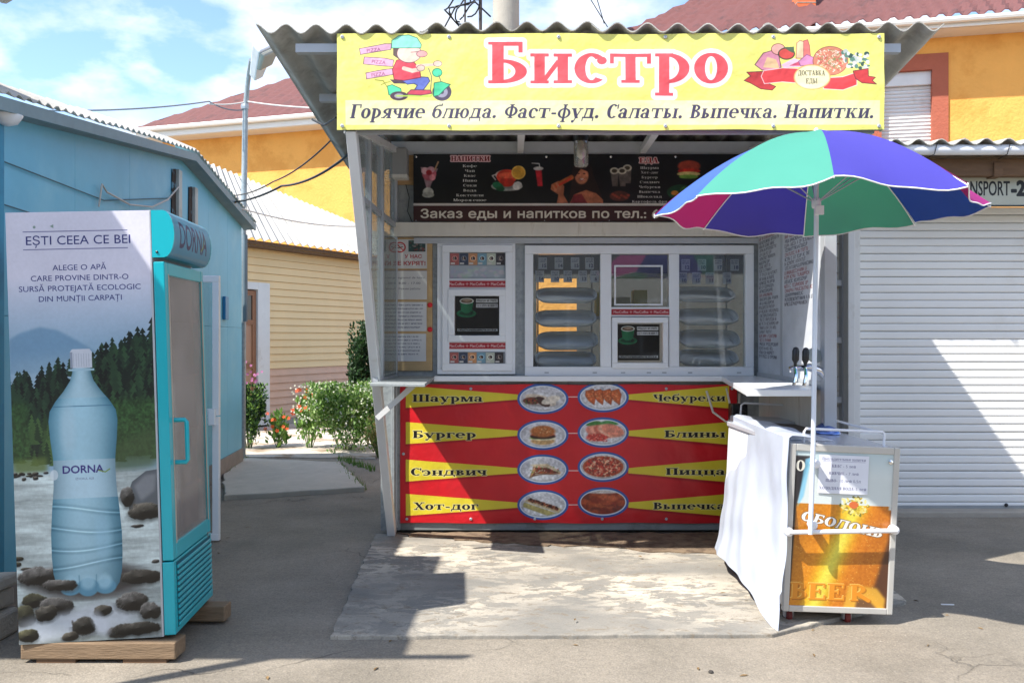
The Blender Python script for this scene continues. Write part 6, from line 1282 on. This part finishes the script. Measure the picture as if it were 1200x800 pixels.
# eave beam, gutter and corrugated roof edge
YE = 7.31
MB().box(2.62, gx1, YE+.12, YE+.22, Z(206,YE+.12), Z(186,YE+.12)).build('eave_beam', WOODD, gg, bevel=.006)
MB().box(2.62, gx1, YE+.22, YG, Z(187,YE), Z(187,YE)+.02).build('soffit_board', WOOD, gg)
for x_ in (3.7, 4.6, 5.5): MB().box(x_, x_+.07, YE+.10, YG, Z(204,YE), Z(188,YE)).build('rafter', WOODD, gg)
MB().tube([(2.5,YE,Z(176,YE)),(gx1,YE,Z(176,YE)+.01)], .043, 10).build('gutter', WT, gg, smooth=True)
for px in (1095,1180): MB().tube([(X(px,YE),YE-.05,Z(170,YE)),(X(px,YE)-.02,YE-.045,Z(182,YE)),(X(px,YE)-.06,YE+.02,Z(186,YE))], .004, 5).build('gutter_hook', BLACK, gg)
for i in range(4):
    a_ = 2.25+i*1.14; MB().grid(lambda u, v: (a_+1.16*u, 7.25+3.1*v, Z(167,7.25)+.30*v+.024*math.cos((a_+1.16*u)/.178*6.283)+.006*(i%2)), 52, 5, thick=(0,0,.007)).build('roof_sheet', SLATE, gg, smooth=True)
mb = MB(); mb.box(2.45, 2.6, 7.9, 12, 0, 2.9); mb.build('side_wall', BEIGE, gg)
MB().box(2.45, gx1, 10.2, 10.4, 0, 2.9).build('rear_wall', ORG, gg)
sg = thing('garage_sign', 'pale sign board with large black lettering above the garage shutter', 'sign', (4.6, 7.5, 2.7))
ys_ = YG-.36; pane_print('', print_sign(), X(1072,ys_), X(1290,ys_), Z(241,ys_), Z(206,ys_), ys_, sg, 'sign_face', .03)
frame_ring(MB(), X(1072,ys_)-.02, X(1290,ys_)+.02, Z(241,ys_)-.0, Z(206,ys_)+.022, .018, ys_-.006, ys_+.035, .004).build('sign_frame', BLACK, sg)

# ================================================================ STREET LAMP, POLE, CABLES
YS = 11.25; sl = thing('street_lamp', 'thin galvanised street lamp post with a tilted head beside the blue shop', 'street lamp', (X(286,YS), YS, 0))
pth = [(X(284,YS),YS,0),(X(285,YS),YS,2.6),(X(287.5,YS),YS,4.3),(X(290,YS),YS,4.58),(X(295,YS),YS-.1,4.72),(X(303,YS),YS-.3,4.80)]
MB().tube(pth, .035, 10, rs=[.04,.038,.034,.03,.028,.026]).build('post', ZINC, sl, smooth=True)
hc = Vector((X(310,YS-.5), YS-.7, Z(76,YS-.6))); ax = Vector((.34,-.55,.42)).normalized(); up_ = Vector((-.6,-.2,.8)); up_ = (up_-ax*up_.dot(ax)).normalized(); sd_ = ax.cross(up_)
def hp(a, b, c_): return hc+ax*a+sd_*b+up_*c_
mb = MB(); mb.hexa([hp(-.22,-.07,-.06),hp(-.22,.07,-.06),hp(.26,.15,-.06),hp(.26,-.15,-.06),hp(-.22,-.05,.05),hp(-.22,.05,.05),hp(.26,.12,.08),hp(.26,-.12,.08)]); mb.build('lamp_head', M('lamp_alu', s(206,208,210), .4, .2), sl, bevel=.02)
mb = MB(); mb.hexa([hp(.0,-.10,-.11),hp(.0,.10,-.11),hp(.24,.13,-.12),hp(.24,-.13,-.12),hp(-.02,-.12,-.058),hp(-.02,.12,-.058),hp(.25,.145,-.058),hp(.25,-.145,-.058)]); mb.build('lamp_lens', M('lens', s(150,150,140), .15), sl, bevel=.02)
mb = MB(); mb.tube([(X(284,YS)+.06,YS-.08,1.7),(X(284,YS)+.06,YS-.08,2.75)], .03, 8); mb.build('downpipe', M('pipe_grey', s(96,110,118), .5), sl, smooth=True)
MB().lathe([(.045,0),(.05,.03),(.045,.06)], (X(287,YS),YS,Z(128,YS)), 10).build('clamp', STEEL, sl)
up = thing('utility_pole', 'concrete utility pole rising behind the kiosk roof', 'pole', (X(593,13),13,0))
MB().tube([(X(593,13),13,0),(X(593,13),13,9)], .19, 16, rs=[.22,.17]).build('post', CONC, up, smooth=True)
an = thing('cable_mast', 'thin metal mast with twisted cable loops behind the kiosk roof', 'mast', (X(563,12),12,0))
MB().tube([(X(563,12),12,2.5),(X(563,12),12,6.6)], .022, 8).build('mast_tube', M('rusty_steel', s(70,60,56), .7), an); MB().tube([(X(545,12),12,2.8),(X(545,12),12,6.2)], .012, 6).build('mast_tube', M('rusty_steel', s(70,60,56), .7), an)
rg = random.Random(8)
for k in range(5):
    pts = [(X(530+6*k+9*math.cos(a/2+k),12), 12+.1*math.sin(a), Z(32-a*3.2-3*k,12)) for a in range(12)]; MB().tube(pts, .011, 5).build('cable_loop', BLACK, an, smooth=True)
MB().tube([(X(520,12),12,Z(34,12)),(X(534,12),12,Z(8,12)),(X(556,12),12,Z(2,12)),(X(575,12),12,Z(20,12))], .012, 5).build('cable_loop', BLACK, an)
wire('overhead_cable', 'thin grey cable crossing the sky from the blue shop to the street lamp', [P(-20,128,7), P(245,119,11), P(290,128,YS)], .008, M('grey_cable', s(120,120,124), .6), .05)
wire('overhead_cable', 'pale cable from the street lamp to the kiosk roof', [P(245,122,11), P(290,119,YS), P(410,128,8)], .008, cab, .02)
wire('overhead_cable', 'thick black cable sloping from the blue shop roof up to the kiosk', [P(250,237,10.5), P(330,218,9), P(410,180,7.4)], .012, BLACK, .06)
wire('overhead_cable', 'upper black cable curving in front of the orange wall', [P(262,229,11), P(320,213,9.6), P(392,160,8)], .008, BLACK, .05)
wire('overhead_cable', 'white cable sagging from the blue shop over the white roof', [P(195,208,9), P(262,238,10), P(425,265,13)], .009, cab, .08)
wire('overhead_cable', 'short black cable hanging at the left end of the kiosk canopy', [P(366,140,6.2), P(380,147,6), P(394,138,5.6)], .008, BLACK, .0)
wire('overhead_cable', 'thin wire high behind the roof edge, left of two near the yellow banner centre', [P(680,-20,16), P(712,32,16)], .009, BLACK, 0)
wire('overhead_cable', 'thin wire high behind the roof edge, right of two near the yellow banner centre', [P(694,-20,16), P(708,28,16)], .009, BLACK, 0)

MB().box(-1.0,3.2,12.3,12.5,0,2.5).build('orange_wall', ORG, label='orange wall behind the kiosk, glimpsed between the trays of the left display pane', cat='wall')
# ================================================================ ACROSS THE STREET (mirrored in the panes)
ob = thing('opposite_building', 'long grey rendered building across the street, seen mirrored in the display panes', 'building', (0,-12,0))
MB().box(-16,16,-18,-12,0,5.6).build('wall', M('grey_render', s(150,142,132), .95, var=.1), ob); MB().box(-16.5,16.5,-18.5,-11.6,5.6,5.8).build('eave', EAV, ob)
for i in range(9):
    x_ = -14+i*3.4; f_ = frame_ring(MB(), x_, x_+1.4, 1.0, 2.6, .08, -12.02, -11.95).build('window', PVC, ob); MB().box(x_+.08,x_+1.32,-11.99,-11.98,1.08,2.52).build('pane', M('dark_glass', s(70,60,56), .1), f_)
# ================================================================ PLANTS
def leafmat(n, c_): return M(n, c_, .6, var=.35, vscale=9, trans=.35)
def bush(name, label, cat, c_, rx, ry, h, n, leafc, leaf=(.03,.07), seed=1, stems=14, flowers=None, topw=1.0, group=None, upright=.5):
    rg = random.Random(seed); t = thing(name, label, cat, c_, group=group); c_ = Vector(c_)
    lobes = [(rg.uniform(-.7,.7)*rx, rg.uniform(-.7,.7)*ry, rg.uniform(.25,.95)*h, rg.uniform(.18,.38)) for _ in range(26)]
    mbs = [MB() for _ in leafc]; sm = MB()
    for (a, b, z_, r_) in lobes[:stems]: sm.tube([c_+Vector((a*.2,b*.2,0)), c_+Vector((a*.6,b*.6,z_*.5)), c_+Vector((a,b,z_))], .006, 5)
    sm.build('stems', M('stem_green', s(86,108,56), .7), t)
    for _ in range(n):
        a, b, z_, r_ = rg.choice(lobes); th, ph = rg.uniform(0,6.28), rg.uniform(-1,1); k = r_*rg.random()**.45
        p = c_+Vector((a+rx*k*1.1*math.cos(th), b+ry*k*1.1*math.sin(th), max(.02, min(h*1.05, z_+h*k*ph))))
        L_ = rg.uniform(*leaf); d = Vector((rg.uniform(-1,1),rg.uniform(-1,1),rg.uniform(-.3,1)+upright)).normalized(); w_ = d.cross(Vector((rg.uniform(-1,1),rg.uniform(-1,1),rg.uniform(-1,1)))).normalized()*L_*.24; m = p+d*L_*.5
        rg.choice(mbs).add([p, m+w_, p+d*L_, m-w_], [(0,1,2,3)])
    for i, (m, col) in enumerate(zip(mbs, leafc)): o = m.build('leaves', col, t); o['kind'] = 'stuff'
    if flowers:
        fmat, fn, fs_, reg = flowers; fm = MB()
        for _ in range(fn):
            p = c_+Vector((rg.uniform(reg[0],reg[1]), rg.uniform(-ry,ry)*.8-.1, rg.uniform(reg[2],reg[3]))); ax_ = Vector((rg.uniform(-.5,.5),-1,rg.uniform(-.2,.8))).normalized(); s1 = ax_.cross(Vector((0,0,1))).normalized(); s2 = s1.cross(ax_)
            for q in range(5): 
                an_ = q*1.257; d = s1*math.cos(an_)+s2*math.sin(an_); e_ = s1*math.cos(an_+.5)+s2*math.sin(an_+.5); g_ = s1*math.cos(an_-.5)+s2*math.sin(an_-.5)
                fm.add([p, p+e_*fs_*.7+ax_*fs_*.2, p+d*fs_+ax_*fs_*.1, p+g_*fs_*.7+ax_*fs_*.2], [(0,1,2,3)])
        o = fm.build('blossoms', fmat, t); o['kind'] = 'stuff'
    return t
LG = [leafmat('leaf_fresh', s(124,160,72)), leafmat('leaf_mid', s(88,126,54)), leafmat('leaf_pale', s(158,180,116))]
LD = [leafmat('leaf_dark', s(46,78,36)), leafmat('leaf_deep', s(34,60,30))]
ORF = M('orange_petal', s(226,92,40), .6, trans=.3); WHF = M('white_petal', s(226,226,206), .6, trans=.3); PKF = M('pink_petal', s(190,112,160), .6, trans=.3)
g1 = G(392,534); g1.z = .0
bush('flowering_bush', 'wide pale green bush dotted with small white flowers against the beige wall', 'bush', (g1.x,g1.y+.55,0), .66, .5, .84, 9500, LG, (.03,.075), 3, flowers=(WHF,520,.014,(-.6,.6,.4,.92)))
g2 = G(300,528); bush('flower_clump', 'dark green flower clump at the corner of the blue shop', 'flower clump', (g2.x-.16,g2.y+.2,0), .2, .3, .8, 3600, LD+LG[:1], (.03,.08), 4, flowers=(PKF,26,.022,(-.15,.2,.75,1.2)))
bush('daylily', 'orange lilies beside the path, next to the blue shop corner', 'flower', (g2.x+.22,g2.y+.3,0), .12, .2, .45, 160, LG[:2], (.05,.14), 5, stems=10, flowers=(ORF,12,.03,(-.14,.16,.2,.5)), group='orange lilies', upright=1)
bush('daylily', 'orange lilies left of the wide pale green bush', 'flower', (g1.x-.5,g1.y+.75,0), .2, .2, .7, 260, LG[:2], (.05,.14), 6, stems=10, flowers=(ORF,16,.035,(-.2,.2,.5,.85)), group='orange lilies', upright=1)
g3 = G(424,500); bush('dark_shrub', 'narrow dark green shrub behind the leaning kiosk post', 'shrub', (X(430,15.5),15.5,0), .32, .4, 1.65, 6000, LD, (.05,.1), 7)
g4 = G(436,536); bush('flowering_bush', 'small dry yellowish plant at the foot of the kiosk side', 'bush', (g4.x+.1,g4.y-.0,0), .18, .18, .5, 900, [LG[0],leafmat('leaf_dry',s(190,170,110))], (.03,.06), 8)
# weeds along the doorstep and a few loose scraps
rg = random.Random(12)
wd = MB()
for a, b in ((G(397,545),G(424,575)), (G(262,560),G(286,538)), (G(398,538),G(440,552))):
    for _ in range(160):
        p = a.lerp(b, rg.random())+Vector((rg.uniform(-.05,.05),rg.uniform(-.05,.05),.0)); d = Vector((rg.uniform(-.5,.5),rg.uniform(-.5,.5),1)).normalized(); L_ = rg.uniform(.03,.11); w_ = Vector((rg.uniform(-1,1),rg.uniform(-1,1),0)).normalized()*.006; wd.add([p-w_,p+w_,p+d*L_], [(0,1,2)])
wd.build('grass_tufts', LG[1], kind='stuff', label='green weeds along the edges of the alley slab', cat='weeds')
lf = MB()
for _ in range(70):
    Y_ = 3.1+6*rg.random(); x_ = rg.uniform(-.58,.62)*Y_; a = rg.uniform(0,6.28); L_ = rg.uniform(.012,.028); z_ = .037 if (-1.1 < x_ < 1.2 and 4.7 < Y_ < 6.4) else .001
    d = Vector((math.cos(a),math.sin(a),0))*L_; e_ = Vector((-d.y,d.x,0))*.3; c0 = Vector((x_,Y_,z_+.002)); up_z = Vector((0,0,rg.uniform(.002,.008))); lf.add([c0-d,c0+e_+up_z,c0+d,c0-e_+up_z*.3], [(0,1,2,3)])
lf.build('dry_leaves', M('dry_leaf', s(120,96,62), .8, var=.4, vscale=1), kind='stuff', label='small dry leaves and crumbs blown over the asphalt', cat='litter')
pbm = MB()
for _ in range(900):
    Y_ = 3.0+6.5*rg.random()**1.3; x_ = rg.uniform(-.6,.62)*Y_; r_ = rg.uniform(.002,.0055); z_ = .036 if (-1.1 < x_ < 1.2 and 4.7 < Y_ < 6.9) else 0
    pbm.add([(x_+r_*math.cos(a)*rg.uniform(.7,1.2), Y_+r_*math.sin(a)*rg.uniform(.7,1.2), z_) for a in (0,1.57,3.14,4.71)]+[(x_,Y_,z_+r_*.9)], [(0,1,4),(1,2,4),(2,3,4),(3,0,4)])
pbm.build('loose_gravel', M('pebble', s(140,132,122), .9, var=.4, vscale=2), kind='stuff', label='tiny loose pebbles scattered over the asphalt', cat='gravel')
mb = MB(); p = G(1110,708); mb.hexa([(p.x-.035,p.y-.006,0),(p.x+.035,p.y-.012,0),(p.x+.036,p.y,0),(p.x-.034,p.y+.006,0),(p.x-.035,p.y-.006,.004),(p.x+.035,p.y-.012,.004),(p.x+.036,p.y,.004),(p.x-.034,p.y+.006,.004)]); mb.build('paper_scrap', WT, label='tiny white paper scrap on the shaded asphalt right of the cart', cat='scrap')
p = G(833,788); mb = MB(); mb.lathe([(.008,0),(.013,.004),(.010,.010),(.003,.013)], (p.x,p.y,0), 8); mb.build('dark_pebble', M('dark_stone', s(60,56,52), .9), label='single dark pebble on the sunlit asphalt at the bottom', cat='pebble')
